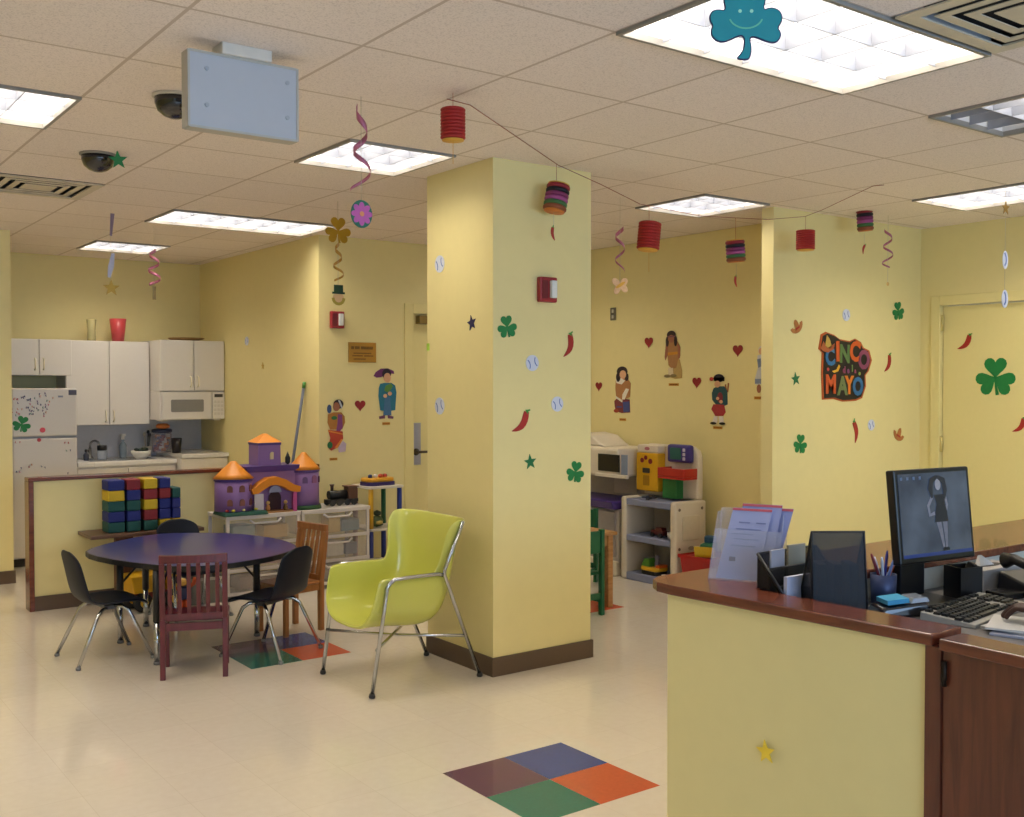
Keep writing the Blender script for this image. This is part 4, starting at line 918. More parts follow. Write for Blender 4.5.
def slat_chair(name, label, loc, rz, m, w, hs, ht, n, cat='chair', dp=.27):
    t = thing(name, label, cat, loc, rz); h = w / 2; p = .028
    for sx in (-1, 1):
        b = B(); x = sx * (h - p / 2)
        b.prism([(x - p / 2, dp / 2 - .016, 0), (x + p / 2, dp / 2 - .016, 0), (x + p / 2, dp / 2 + .018, 0), (x - p / 2, dp / 2 + .018, 0)], [(x - p / 2, dp / 2 - .018, hs), (x + p / 2, dp / 2 - .018, hs), (x + p / 2, dp / 2 + .018, hs), (x - p / 2, dp / 2 + .018, hs)])
        b.prism([(x - p / 2, dp / 2 - .018, hs), (x + p / 2, dp / 2 - .018, hs), (x + p / 2, dp / 2 + .018, hs), (x - p / 2, dp / 2 + .018, hs)], [(x - p / 2, dp / 2 + .03, ht - .045), (x + p / 2, dp / 2 + .03, ht - .045), (x + p / 2, dp / 2 + .056, ht - .045), (x - p / 2, dp / 2 + .056, ht - .045)])
        obj('back_post', b, m, t, bev=.003)
        obj('leg', B().cbox((x, -dp / 2, (hs - .02) / 2), (p, p, hs - .02)), m, t, bev=.003)
    # curved top rail
    N = 8; ring = []
    for q in range(N + 1):
        u = -1 + 2 * q / N; yy = dp / 2 + .040 + .012 * (1 - u * u); zz = ht - .004 * (1 - u * u)
        ring.append([(u * h, yy - .012, ht - .0448), (u * h, yy + .012, ht - .0448), (u * h, yy + .012, zz), (u * h, yy - .012, zz)])
    b = B(); ii = [[b.vert(p_) for p_ in r] for r in ring]
    for a_, c_ in zip(ii, ii[1:]):
        for k in range(4): b.face((a_[k], a_[(k + 1) % 4], c_[(k + 1) % 4], c_[k]))
    b.face(ii[0][::-1]); b.face(ii[-1])
    obj('top_rail', b, m, t, bev=.003)
    obj('seat', B().plan([(-h - .004, -dp / 2 - .03), (h + .004, -dp / 2 - .03), (h - .001, dp / 2 - .02), (-h + .001, dp / 2 - .02)], hs - .018, hs), m, t, bev=.004)
    obj('lower_rail', B().cbox((0, dp / 2 + .002, hs + .012), (w - 2 * p, .02, .035)), m, t)
    for sx in (-1, 1): obj('side_apron', B().cbox((sx * (h - p / 2), 0, hs - .042), (.016, dp - p - .008, .04)), m, t)
    obj('front_apron', B().cbox((0, -dp / 2, hs - .042), (w - 2 * p, .016, .04)), m, t); obj('rear_apron', B().cbox((0, dp / 2, hs - .042), (w - 2 * p, .016, .04)), m, t)
    for q in range(n):
        x = -h + p + (w - 2 * p) * (q + .5 + .0) / n
        z0, z1 = hs + .03, ht - .046
        y0, y1 = dp / 2 + .002, dp / 2 + .046 + .006 * (1 - (x / h) ** 2)
        obj('slat', B().prism([(x - .0105, y0 - .006, z0), (x + .0105, y0 - .006, z0), (x + .0105, y0 + .006, z0), (x - .0105, y0 + .006, z0)], [(x - .0105, y1 - .006, z1), (x + .0105, y1 - .006, z1), (x + .0105, y1 + .006, z1), (x - .0105, y1 + .006, z1)]), m, t)
    return t
RW = wood('#4c131c', '#651c26', 2, .35); OAK = wood('#8a5426', '#a86d38', 2, .4)
slat_chair('slat_chair', 'dark red wooden slat-back chair in front of the purple table', (1.985, 5.57, 0), A(.92, .38) + PI / 2, RW, .345, .318, .665, 6)
slat_chair('slat_chair', 'oak slat-back chair between the black and the yellow chair', (2.80, 6.14, 0), A(-.22, -1) + PI / 2, OAK, .29, .32, .665, 5)

# purple activity table
TZ = .56
out = [onz(a, b, TZ).to_2d() for a, b in ((84, 550), (112, 542), (141, 536), (165, 533), (200, 532.5), (232, 533), (263, 536), (288, 541), (299, 547), (290, 551), (278, 555), (258, 559), (227, 564), (195, 566.5), (165, 566), (120, 561), (90, 555))]
tc_ = (2.2, 6.25)
out = smooth2(ccw([(x - tc_[0], y - tc_[1]) for x, y in out]), 1)
t = thing('activity_table', 'low purple-blue activity table with black edge', 'table', (tc_[0], tc_[1], 0))
obj('tabletop', B().plan(offset(out, .008), TZ - .028, TZ), mat('#2b2f78', .28, var=.05, coat=.3), t, label='purple-blue laminate top')
ed = B(); n = len(out)
a_ = [ed.vert((x, y, TZ - .030)) for x, y in out]; b_ = [ed.vert((x, y, TZ - .001)) for x, y in out]; c_ = [ed.vert((x, y, TZ - .001)) for x, y in offset(out, .0082)]; d_ = [ed.vert((x, y, TZ - .030)) for x, y in offset(out, .0082)]
for q in range(n):
    k = (q + 1) % n; ed.face((a_[q], a_[k], b_[k], b_[q])); ed.face((b_[q], b_[k], c_[k], c_[q])); ed.face((d_[q], d_[k], a_[k], a_[q]))
obj('edge_band', ed, BLACK, t, label='black edge band')
for x, y in ((1.86, 5.83), (1.84, 6.45), (2.57, 6.13), (2.10, 6.80)):
    x -= tc_[0]; y -= tc_[1]
    l = obj('leg', B().tube([(x, y, .24), (x, y, TZ - .0285)], .021, 12), BLACK, t, label='black steel leg')
    obj('leg_insert', B().tube([(x, y, .018), (x, y, .239)], .016, 12), CHROME, l, label='chrome leg insert')
    obj('foot', B().lathe([(.019, 0), (.021, .008), (.018, .018)], (x, y, 0), 12), mat('#77777a', .4, .6), l)
    obj('brace', B().tube([(x * .98, y * .98, .36), (x * .62, y * .62, TZ - .03)], .007, 8), BLACK, l)

# lime fibreglass armchair
LIME = mat('#c6c85e', .25, var=.04, scale=5, coat=.6)
t = thing('shell_armchair', 'lime green moulded armchair with chrome legs by the pillar', 'armchair', (2.83, 4.84, 0), -PI / 2)
rows = [(-.328, .325, .262, -.275, .560), (-.318, .305, .268, -.270, .578), (-.26, .312, .272, -.248, .588), (-.16, .306, .274, -.165, .59), (-.05, .290, .274, -.07, .59), (.05, .284, .272, .0, .588), (.125, .310, .268, .035, .584),
        (.175, .39, .262, .055, .59), (.20, .49, .262, .07, .62), (.215, .59, .272, .085, .675), (.226, .69, .29, .09, .74), (.238, .78, .306, .105, .805), (.25, .842, .314, .14, .842), (.257, .850, .312, .165, .850)]
R = []
for yc, zc, hw, ye, ze in rows:
    r = []
    for q in range(17):
        a = -PI / 2 + PI * q / 16; s_ = abs(math.sin(a)) ** .62; c_ = abs(math.cos(a)) ** .62
        r.append((hw * (s_ if a > 0 else -s_), ye - (ye - yc) * c_, ze - (ze - zc) * c_))
    R.append(r)
obj('seat_shell', B().sheet(R), LIME, t, solid=.009, sub=1, label='lime green moulded shell')
tr = .0105
for sx in (-1, 1):
    l = obj('front_leg', B().tube([(sx * .27, -.315, .012), (sx * .285, -.235, .54), (sx * .287, -.222, .560), (sx * .287, -.195, .578), (sx * .287, -.10, .581), (sx * .287, .06, .580), (sx * .288, .09, .572)], tr), CHROME, t, label='chrome front leg and arm rail')
    obj('foot', B().lathe([(.014, 0), (.017, .008), (.013, .022)], (sx * .27, -.315, 0), 12), BLACK, l, label='black rubber foot')
    l = obj('rear_leg', B().tube([(sx * .268, .335, .012), (sx * .287, .1, .575), (sx * .292, .1, .60), (sx * .315, .2, .845)], tr), CHROME, t, label='chrome rear leg and back upright')
    obj('foot', B().lathe([(.014, 0), (.017, .008), (.013, .022)], (sx * .268, .335, 0), 12), BLACK, l, label='black rubber foot')
    obj('stretcher', B().tube([(sx * .276, -.292, .235), (0, -.02, .232 + sx * .011), (-sx * .274, .236, .235)], .008, 8), CHROME, t, label='chrome crossed stretcher')

# ------------------------------------------------------------------ along the half wall
t = thing('plank_bench', 'low brown plank shelf holding stacks of toy blocks', 'shelf', (2.27, 7.525, 0))
PB = wood('#4d3526', '#6b4a33', 0, .5)
obj('plank', B().box(-.36, .42, -.17, .17, .505, .53), PB, t, bev=.002)
for x in (-.06, .3): obj('leg', B().box(x - .06, x + .06, .10, .16, 0, .504), wood('#5a3524', '#74482f', 2, .5), t, bev=.002)
BC = {'blue': '#101d6e', 'yellow': '#c6a612', 'green': '#0b4a44', 'red': '#801a22'}
BM = {k: mat(v, .6, var=.05) for k, v in BC.items()}
stacks = [('leftmost', 2.115, 7.42, .148, ['green', 'blue', 'green', 'yellow', 'blue']), ('second', 2.262, 7.455, .108, ['green', 'blue', 'green', 'blue', 'red']),
          ('middle', 2.378, 7.47, .1, ['green', 'red', 'yellow', 'red', 'yellow']), ('fourth', 2.482, 7.47, .1, ['yellow', 'blue', 'blue', 'red', 'blue']), ('rightmost', 2.58, 7.47, .085, ['yellow', 'blue', 'blue', 'green'])]
ORD = ['bottom', 'second', 'third', 'fourth', 'topmost']
for (nm, x, y, w_, cols), (pa, pb) in zip(stacks, ((108, 125), (127, 141), (144, 158), (159.5, 171), (172.5, 181))):
    xa, xb = ony(pa, 500, 7.42).x, ony(pb, 500, 7.42).x; x = (xa + xb) / 2; w_ = xb - xa - .002; y = 7.50
    for q, c in enumerate(cols):
        pos = 'topmost' if q == len(cols) - 1 else ORD[q]
        t = top('toy_block', B().box(-w_ / 2, w_ / 2, -.08, .08, 0, .0725), BM[c], '%s toy block, %s in the %s block stack' % (c, pos if pos in ('topmost', 'bottom') else pos + ' from the bottom', nm), 'toy block', (x, y, .5302 + q * .0727), 0, 'toy blocks on the plank shelf', bev=.008)
# yellow dump truck under the bench
t = thing('toy_dump_truck', 'yellow toy dump truck on the floor by the half wall', 'toy truck', (2.30, 7.33, 0), .15)
YT = mat('#c99a12', .4); TYRE = mat('#15161a', .7)
obj('dump_bed', B().prism([(-.16, -.09, .13), (.04, -.09, .13), (.04, .09, .13), (-.16, .09, .13)], [(-.19, -.11, .25), (.07, -.11, .25), (.07, .11, .25), (-.19, .11, .25)]), YT, t, bev=.006)
obj('chassis', B().box(-.15, .19, -.06, .06, .07, .128), mat('#7a1f1c', .5), t, label='dark red chassis', bev=.004)
c = obj('cab', B().prism([(.075, -.085, .13), (.185, -.085, .13), (.185, .085, .13), (.075, .085, .13)], [(.085, -.08, .245), (.16, -.08, .245), (.16, .08, .245), (.085, .08, .245)]), YT, t, bev=.006)
obj('window', B().box(.095, .155, -.0865, -.0845, .165, .215), mat('#22262e', .2), c)
for x in (-.1, .12):
    for y in (-.085, .085):
        wl = obj('wheel', B().lathe([(.03, -.025), (.062, -.022), (.066, 0), (.062, .022), (.03, .025)], n=22), TYRE, t, loc=(x, y, .066)); wl.rotation_euler = (PI / 2, 0, 0)
        obj('hubcap', B().lathe([(.03, 0), (.028, .006), (0, .007)], (0, 0, .0252), 16), YT, wl)
# grey bin and toy figure seen through the red chair
t = thing('toy_crate', 'grey plastic toy crate under the bench behind the red chair', 'crate', (2.665, 7.37, 0))
cm = mat('#6f6d66', .5)
cr = B().box(-.14, .14, -.12, .12, .0, .012).box(-.14, .14, -.12, -.112, .012, .18).box(-.14, .14, .112, .12, .012, .18).box(-.14, -.132, -.112, .112, .012, .18).box(.132, .14, -.112, .112, .012, .18)
obj('body', cr, cm, t); obj('rim', B().box(-.15, .15, -.13, -.1205, .165, .185).box(-.15, .15, .1205, .13, .165, .185).box(-.15, -.1405, -.1205, .1205, .165, .185).box(.1405, .15, -.1205, .1205, .165, .185), mat('#a5a39a', .5), t, label='pale rim')
for x in (-.1, 0, .1): obj('rib', B().box(x - .008, x + .008, -.126, -.1205, .01, .164), cm, t)
t = thing('toy_robot', 'small orange and blue toy figure beside the grey crate', 'toy figure', (2.47, 7.18, 0))
OR = mat('#c8521f', .5); BL = mat('#1d2d5e', .5)
obj('body', B().cbox((0, 0, .11), (.07, .05, .09)), BL, t, bev=.01); obj('head', B().lathe([(0, 0), (.026, .01), (.03, .03), (.02, .05), (0, .055)], (0, 0, .157), 14), mat('#d0a24a', .5), t)
for s_ in (-1, 1):
    obj('arm', B().tube([(s_ * .037, 0, .14), (s_ * .075, -.01, .17), (s_ * .08, -.02, .21)], .014, 8), OR, t); obj('leg', B().cbox((s_ * .02, -.005, .032), (.028, .05, .063)), OR, t, bev=.006)
# broom leaning in the corner
t = thing('broom', 'grey broom handle with green tip leaning in the corner', 'broom', (3.5, 8.1, 0))
h1 = onx(303.5, 388, 3.735) - Vector((3.5, 8.1, 0)); hm = onx(293, 460, 3.655) - Vector((3.5, 8.1, 0)); h0 = h1 + (hm - h1) * ((h1.z - .2) / (h1.z - hm.z))
obj('handle', B().tube([h0, h1], .012), mat('#5c6478', .4), t); obj('tip', B().tube([h1, h1 + (h1 - h0).normalized() * .05], .014), mat('#4f8f3f', .5), t, label='green hanging tip')
obj('bristles', B().prism([(h0.x + a, h0.y + b, 0) for a, b in ((-.12, -.03), (.12, -.03), (.12, .03), (-.12, .03))], [(h0.x + a, h0.y + b, .22) for a, b in ((-.06, -.02), (.06, -.02), (.06, .02), (-.06, .02))]), mat('#4a5a6a', .8), t)

# ------------------------------------------------------------------ drawer carts, castle, shelf
CLR = clear('#e2dcda', .3, .2); CW = mat('#cfc9c6', .4, var=.02)
def cart(x0, label, stuff, yf=7.29):
    t = thing('drawer_cart', label, 'drawer cart', (x0 + .288, yf, 0), 0, 'translucent drawer carts'); w, d, h = .287, .37, .602
    fr = B()
    for sx in (-1, 1):
        for y in (.0, d - .02): fr.box(sx * w - (0 if sx < 0 else .022), sx * w + (.022 if sx < 0 else 0), y, y + .02, .03, h - .03)
    obj('frame_posts', fr, CW, t)
    for z in (.03, .2, .385): obj('rail', B().box(-w, w, -.004, .0195, z - .012, z + .012), CW, t)
    tp = B(); N = 8; pts = [(-w - .005, d)] + [(-w - .005 + (2 * w + .01) * q / N, -.008 - .018 * (1 - (2 * q / N - 1) ** 2)) for q in range(N + 1)] + [(w + .005, d)]
    obj('top', B().plan(ccw(pts), h - .029, h), CW, t, bev=.004)
    for q, (z0, z1) in enumerate(((.045, .185), (.215, .37), (.40, .57))):
        N = 8; bow = [(-w + .026 + (2 * w - .052) * k / N, -.004 - .018 * (1 - (2 * k / N - 1) ** 2)) for k in range(N + 1)]
        f = B().sheet([[(x, y, z0) for x, y in bow], [(x, y, z1) for x, y in bow]])
        f.sheet([[(-w + .026, .0, z0), (-w + .026, d - .03, z0)], [(-w + .026, .0, z1), (-w + .026, d - .03, z1)]]); f.sheet([[(w - .026, 0, z0), (w - .026, d - .03, z0)], [(w - .026, 0, z1), (w - .026, d - .03, z1)]])
        f.sheet([[(x, y, z0) for x, y in bow], [(x, d - .03, z0) for x, y in bow]])
        dr_ = obj('drawer', f, CLR, t, label='clear plastic drawer')
        hp_ = [(-.12, -.026, z1 - .005), (-.09, -.036, z1 - .028), (.09, -.036, z1 - .028), (.12, -.026, z1 - .005)]
        obj('handle', B().tube(hp_, .008, 8), CW, dr_)
    for q, (z, cols) in enumerate(zip((.048, .218, .403), stuff)):
        for k, (nm, lb_, col, x, ww, hh) in enumerate(cols):
            o = top(nm, B().cbox((0, 0, hh / 2), (ww, .16, hh), random.uniform(-.25, .25)), mat(col, .6, var=.2, scale=40), lb_, nm.split('_')[-1], (x0 + .288 + x, yf + .16 + .02 * (k % 2), z), 0, bev=.006)
cart(2.83, 'translucent white drawer cart on the left under the toy castle', [[('craft_box', 'grey box of crafts in the lowest drawer of the left cart', '#7a6a6a', -.02, .3, .09)],
     [('paper_stack', 'pinkish paper stack in the middle drawer of the left cart', '#b08a80', .02, .3, .07)], [('cardboard_box', 'yellow cardboard box in the top drawer of the left cart', '#c8a050', .12, .2, .10), ('fabric_bag', 'teal fabric bag in the top drawer of the left cart', '#5a7a7e', -.12, .18, .11)]])
cart(3.418, 'translucent white drawer cart on the right beside the rainbow shelf', [[('craft_box', 'pale box of crafts in the lowest drawer of the right cart', '#8a8480', 0, .3, .1)],
     [('storage_box', 'white printed box in the middle drawer of the right cart', '#c4c0b6', .02, .16, .11), ('toy_bag', 'dark blue toy bag in the middle drawer of the right cart', '#4a566e', .19, .1, .09)], [('craft_pad', 'yellow craft pad in the top drawer of the right cart', '#c9a850', .03, .1, .13), ('storage_tub', 'teal storage tub in the top drawer of the right cart', '#4e7484', .17, .16, .09)]])
# toy castle
PU = mat('#8a68a6', .45, var=.08, scale=12); PUD = mat('#4c3684', .45); OG = mat('#d9861c', .45, var=.06); GRN = mat('#0d4a3c', .6, var=.2, scale=40)
CX, CY, CZ = 3.165, 7.44, .6025
t = thing('toy_castle', 'purple toy castle with orange roofs on the drawer carts', 'toy castle', (CX, CY, CZ))
def arch(w, h, n=8): return [(-w, 0), (w, 0), (w, h - w)] + [(w * math.cos(a), h - w + w * math.sin(a)) for a in [PI * q / n for q in range(1, n)]] + [(-w, h - w)]
def tower(x, y, r, z0, h, rh, nwin, sq=False):
    n = 8 if not sq else 4
    b = B(); b.M = Matrix.Translation((x, y, 0)) @ Matrix.Rotation(PI / n, 4, 'Z'); k = 1 if not sq else 1.3
    b.lathe([(r * k, z0), (r * k * .98, z0 + h)], n=24 if not sq else 4, smooth=not sq)
    w_ = obj('tower', b, PU, t)
    b = B(); b.M = Matrix.Translation((x, y, 0)) @ Matrix.Rotation(PI / n, 4, 'Z'); b.lathe([(r * k * 1.03, z0 + h - .018), (r * k * 1.03, z0 + h + .0)], n=24 if not sq else 4, smooth=not sq)
    obj('cornice', b, PUD, w_, label='dark purple cornice')
    b = B(); b.M = Matrix.Translation((x, y, 0)) @ Matrix.Rotation(PI / n, 4, 'Z')
    b.lathe([(r * k * 1.09, z0 + h + .0005), (r * k * .85, z0 + h + rh * .25), (r * k * .24, z0 + h + rh * .88), (r * k * .14, z0 + h + rh), (0, z0 + h + rh)], n=24 if not sq else 4, smooth=not sq)
    obj('roof', b, OG, w_, label='orange roof')
    for (a, z, ww, hh, c) in nwin:
        b = B(); rr = r * (1.0 if not sq else .925)
        b.M = Matrix.Translation((x + rr * math.sin(a), y - rr * math.cos(a), z)) @ Matrix.Rotation(a, 4, 'Z'); b.plate(arch(ww, hh), -.004, .004)
        obj('window', b, mat(c, .5), w_)
W1 = '#7a4a44'
X_ = lambda a: ony(a, 470, CY - .1).x - CX
tower(-.235, -.03, .136, .028, .235, .125, [(a, z, .02, .05, W1) for a in (-.55, .1, .75) for z in (.07, .17)])
tower(.34, .0, .118, .03, .27, .13, [(.3, .2, .022, .06, '#8a5a86'), (-.35, .2, .02, .05, '#63457a'), (.9, .2, .02, .05, '#5a2f50')])
tower(.045, .05, .098, .30, .215, .065, [(.25, .39, .02, .055, '#d8c79a')], True)
bb = B().box(-.125, .26, -.06, .16, .012, .30)
cb_ = obj('keep', bb, PU, t)
obj('parapet', B().prism([(-.14, -.075, .3005), (.262, -.075, .3005), (.262, .17, .3005), (-.14, .17, .3005)], [(-.16, -.09, .345), (.266, -.09, .345), (.266, .18, .345), (-.16, .18, .345)]), PUD, cb_, label='dark purple parapet')
obj('door_arch', B().plate([(x + .075, z + .012) for x, z in arch(.05, .14)], .0605, .064), mat('#3a1a24', .6), cb_, label='dark doorway')
# portico with wavy orange roof
rf = ribbon2([(-.135, .165), (-.10, .172), (-.06, .20), (.0, .232), (.06, .236), (.12, .215), (.18, .178), (.22, .168), (.245, .165)], [.04, .05, .055, .058, .06, .058, .055, .05, .04])
pr_ = obj('portico_roof', B().prism([(x, -.061, z) for x, z in rf], [(x, -.15, z) for x, z in rf]), OG, t, label='orange wavy portico roof')
obj('shutter', B().box(-.12, -.05, -.15, -.142, .012, .145), mat('#bdb6c4', .4), pr_, label='pale shutter')
obj('column', B().box(.185, .215, -.15, -.12, .0, .145), mat('#b04a8a', .45), pr_, label='pink column'); obj('pediment', B().plate([(x + .05, z + .15) for x, z in circ(.05, 14)[:8]], .125, .132), mat('#8f93b4', .45), pr_, label='grey pediment')
obj('hall_floor', B().box(-.05, .185, -.15, -.062, .0, .012), mat('#a87a4a', .5), t, label='tan porch')
obj('garden', B().prism([(-.37, -.20, 0), (-.03, -.20, 0), (-.03, .04, 0), (-.37, .04, 0)], [(-.36, -.19, .028), (-.04, -.19, .028), (-.04, .03, .0275), (-.36, .03, .0275)]), GRN, t, label='dark green lawn', bev=.008)
obj('garden', B().lathe([(.135, 0), (.13, .03)], (.34, 0, 0), 26), mat('#2f5a34', .6), t, label='green hedge ring')
for q, (x, y, c) in enumerate(((-.33, -.15, '#b8302c'), (-.29, -.17, '#d8c23a'), (-.21, -.16, '#e0d28a'), (-.11, -.15, '#d8d04a'), (-.24, -.13, '#c9b24a'))): obj('flower', B().lathe([(0, 0), (.014, .006), (.014, .016), (0, .02)], (x, y, .0285), 10), mat(c, .5), t)
obj('tree', B().lathe([(.006, 0), (.02, .015), (.02, .05), (0, .1)], (.195, -.03, .3455), 10), mat('#17181c', .7), t, label='small dark tree')
for q, (x, y, c, nm) in enumerate(((.0, -.11, '#c98a4a', 'figurine in tan on the castle porch at the left'), (.13, -.135, '#6a4a1e', 'figurine with blond hair on the castle porch at the right'))):
    f = thing('figurine', 'small toy ' + nm, 'toy figure', (CX + x, CY + y, CZ + .0125))
    obj('body', B().lathe([(.014, 0), (.018, .02), (.01, .045)], n=12), mat(c, .5), f); obj('head', B().lathe([(0, 0), (.013, .008), (.014, .018), (.008, .028), (0, .03)], (0, 0, .0455), 12), mat('#d8b46a', .5), f)
# toy train on the right cart
t = thing('toy_train', 'black and brown toy train beside the toy castle', 'toy train', (3.83, 7.45, .6025))
obj('chassis', B().box(-.13, .13, -.04, .04, .025, .05), BLACK, t)
obj('boiler', B().tube([(-.11, 0, .085), (.04, 0, .085)], .034, 14), BLACK, t); obj('cab', B().box(.045, .12, -.045, .045, .0505, .14), mat('#5a3a2c', .6), t, bev=.004); obj('chimney', B().lathe([(.012, 0), (.012, .03), (.02, .05)], (-.08, 0, .118), 12), mat('#4a3a34', .5), t)
obj('roof', B().box(.035, .13, -.052, .052, .1405, .15), mat('#6a4a3a', .6), t)
for x in (-.1, -.04, .03, .09):
    for y in (-.047, .047): w_ = obj('wheel', B().lathe([(.024, -.006), (.024, .006)], n=14), mat('#26262a', .5), t, loc=(x, y, .0245)); w_.rotation_euler = (PI / 2, 0, 0)
# rainbow pole shelf
t = thing('rainbow_shelf', 'small white shelf on red, yellow, green and blue posts', 'shelf', (4.165, 7.47, 0))
SW = mat('#d3ccc0', .4)
for z in (.06, .39, .725): obj('shelf_board', B().plan(rrect(-.16, .16, -.165, .165, .03), z, z + .018), SW, t)
for (x, y, c1, c2) in ((-.13, -.13, '#c99a14', '#1d2d7e'), (-.13, .13, '#7a1a28', '#7a1a28'), (.13, -.13, '#17308a', '#c98a2a'), (.13, .13, '#0f5a3c', '#17308a')):
    obj('post', B().tube([(x, y, .4085), (x, y, .7245)], .02, 12), mat(c1, .35), t); obj('post', B().tube([(x, y, .0785), (x, y, .3895)], .02, 12), mat(c2, .35), t); obj('foot', B().tube([(x, y, 0), (x, y, .0595)], .02, 12), mat(c2, .35), t)
t = thing('toy_piano', 'yellow and purple electronic toy on top of the rainbow shelf', 'toy', (4.155, 7.45, .7435), .1)
obj('base', B().plan(rrect(-.13, .13, -.085, .085, .04), 0, .028), mat('#3a2a66', .45), t, label='purple base'); obj('body', B().plan(rrect(-.125, .125, -.08, .08, .04), .0285, .06), mat('#d29a2a', .4), t, bev=.01)
for x, c in ((-.07, '#2a3a6e'), (-.02, '#c9c4c0'), (.03, '#b8482a'), (.075, '#a8322a')): obj('button', B().lathe([(.018, 0), (.018, .018), (.01, .026), (0, .027)], (x, .0, .0605), 12), mat(c, .4), t)
t = thing('toy_frog', 'small green and yellow toy on the middle board of the rainbow shelf', 'toy', (4.13, 7.42, .4085))
obj('body', B().lathe([(0, 0), (.05, .015), (.055, .05), (.035, .085), (0, .095)], n=16), mat('#4a5a34', .6, var=.3, scale=40), t); obj('belly', B().lathe([(0, 0), (.03, .01), (.03, .03), (0, .04)], (0, -.04, .02), 12), mat('#b8a050', .5), t)
obj('head', B().lathe([(0, 0), (.03, .012), (.03, .035), (0, .05)], (0, -.01, .088), 14), mat('#33402c', .6), t)

# ------------------------------------------------------------------ play area right of the pillar
OFFW = mat('#d6cbb8', .45, var=.03); LAV = mat('#7f86a4', .45, var=.03); REDB = mat('#a8201e', .45)
# toy shelf stand: white sides, lavender shelves, tall back with toys built on
SX, SY0, SY1 = 5.70, 5.635, 6.245
t = thing('toy_shelf', 'white toy shelf stand with lavender shelves and yellow dispenser panel', 'toy shelf', (SX, (SY0 + SY1) / 2, 0)); hy = (SY1 - SY0) / 2; sd = .34
for s_ in (-1, 1):
    y0, y1 = (hy - .06, hy) if s_ > 0 else (-hy, -hy + .06)
    sp = obj('side_panel', B().box(0, sd, y0, y1, 0, .66), OFFW, t, bev=.018)
    if s_ < 0:
        b = B(); b.M = Matrix.Translation((0, -hy, 0))
        b.plate(rrect(.075, .265, .36, .55, .02), -.001, .006); obj('moulded_panel', b, mat('#cfc3ae', .45), sp, bev=.004)
        for x, z in ((.045, .6), (.29, .6), (.045, .3), (.29, .3)):
            b = B(); b.M = Matrix.Translation((0, -hy, 0)); b.plate([(x + a, z + c) for a, c in circ(.012, 12)], -.001, .003); obj('bolt', b, mat('#6e6254', .5), sp)
        b = B(); b.M = Matrix.Translation((0, -hy, 0)); b.plate([(.17 + a, .3 + c) for a, c in circ(.03, 16, 0, 0, .016)], -.001, .003); obj('oval_logo', b, mat('#a0927e', .5), sp)
for z, h in ((.0, .06), (.31, .05), (.595, .05)): obj('shelf_board', B().box(.005, sd - .03, -hy + .0605, hy - .0605, z, z + h), LAV, t, bev=.008)
obj('back_panel', B().box(sd - .029, sd, -hy + .0605, hy - .0605, .02, .66), mat('#a8a49c', .5), t)
y_ = lambda a, z=470: onx(a, z, 5.95).y - (SY0 + SY1) / 2
# upper back board (local y runs away from us to the left, so x on the picture grows as y falls)
ub = [(-.30, .6605), (-.30, .99), (-.28, 1.04), (-.22, 1.07), (.25, 1.075), (.295, 1.05), (.30, .6605)]
b = B(); b.prism([(sd - .09, y, z) for y, z in ub], [(sd - .03, y, z) for y, z in ub])
up = obj('upper_board', b, OFFW, t, bev=.015)
obj('dispenser', B().box(.16, .2495, .05, .295, .70, 1.005), mat('#d9a416', .4), t, label='yellow dispenser panel', bev=.01)
b = B(); b.M = Matrix.Translation((.16, .172, .045)) @ Matrix.Rotation(-PI / 2, 4, 'Z')
dp = obj('slot', b.plate(rrect(-.04, .03, .70, .78, .006), .0002, .003), mat('#a87a10', .5), t, label='darker dispenser slot')
def onpanel(nm, poly, col, lab=None, x=.16, y=.172, t0=.0002, t1=.004):
    b = B(); b.M = Matrix.Translation((x, y, .045)) @ Matrix.Rotation(-PI / 2, 4, 'Z'); b.plate(poly, t0, t1); return obj(nm, b, mat(col, .45), t, label=lab)
for x, z, r in ((-.052, .9, .02), (-.01, .922, .018), (.042, .895, .022)): onpanel('fruit_emblem', circ(r, 12, x, z), '#7e1a22', 'dark red emblem')
onpanel('dial_plate', rrect(-.045, .035, .80, .84, .008), '#3a3630', 'black dial plate')
obj('dispenser_cap', B().box(.165, .2495, .055, .29, 1.0055, 1.07), OFFW, t, bev=.012); onpanel('logo', circ(.028, 16, 0, .995, .014), '#a8606a', None, .165)
sc = obj('toy_screen', B().box(.19, .2495, -.265, -.02, .945, 1.085), mat('#3b2f78', .4), t, label='purple toy screen', bev=.02)
onpanel('screen_glass', rrect(-.08, .035, .925, 1.015, .01), '#1f5a52', 'dark green glass', .1898, -.142)
for k in range(3): onpanel('screen_button', rrect(.055, .08, .92 + .034 * k, .945 + .034 * k, .004), '#c9c2cf', None, .1898, -.142)
obj('counter_tray', B().box(.10, .2495, -.295, -.01, .82, .84).box(.10, .112, -.295, -.01, .8405, .905).box(.112, .2495, -.295, -.283, .8405, .905).box(.112, .2495, -.022, -.01, .8405, .905), mat('#b0281c', .4), t, label='red counter tray', bev=.004)
obj('green_box', B().box(.17, .2495, -.145, .005, .6605, .8195), mat('#2f7a3a', .5), t, label='green box front', bev=.004)
top('toy_phone', B().cbox((0, 0, .018), (.04, .1, .036), .3), WHITE, 'white toy handset lying in the red tray', 'toy', (SX + .17, 5.78, .8406), 0, bev=.01)
top('toy_plane', B().cbox((0, 0, .02), (.09, .03, .03), .5).cbox((0, 0, .02), (.03, .12, .012), .5), mat('#262a38', .5), 'small dark toy on the top lavender shelf', 'toy', (SX + .06, 5.98, .6455), 0, bev=.005)
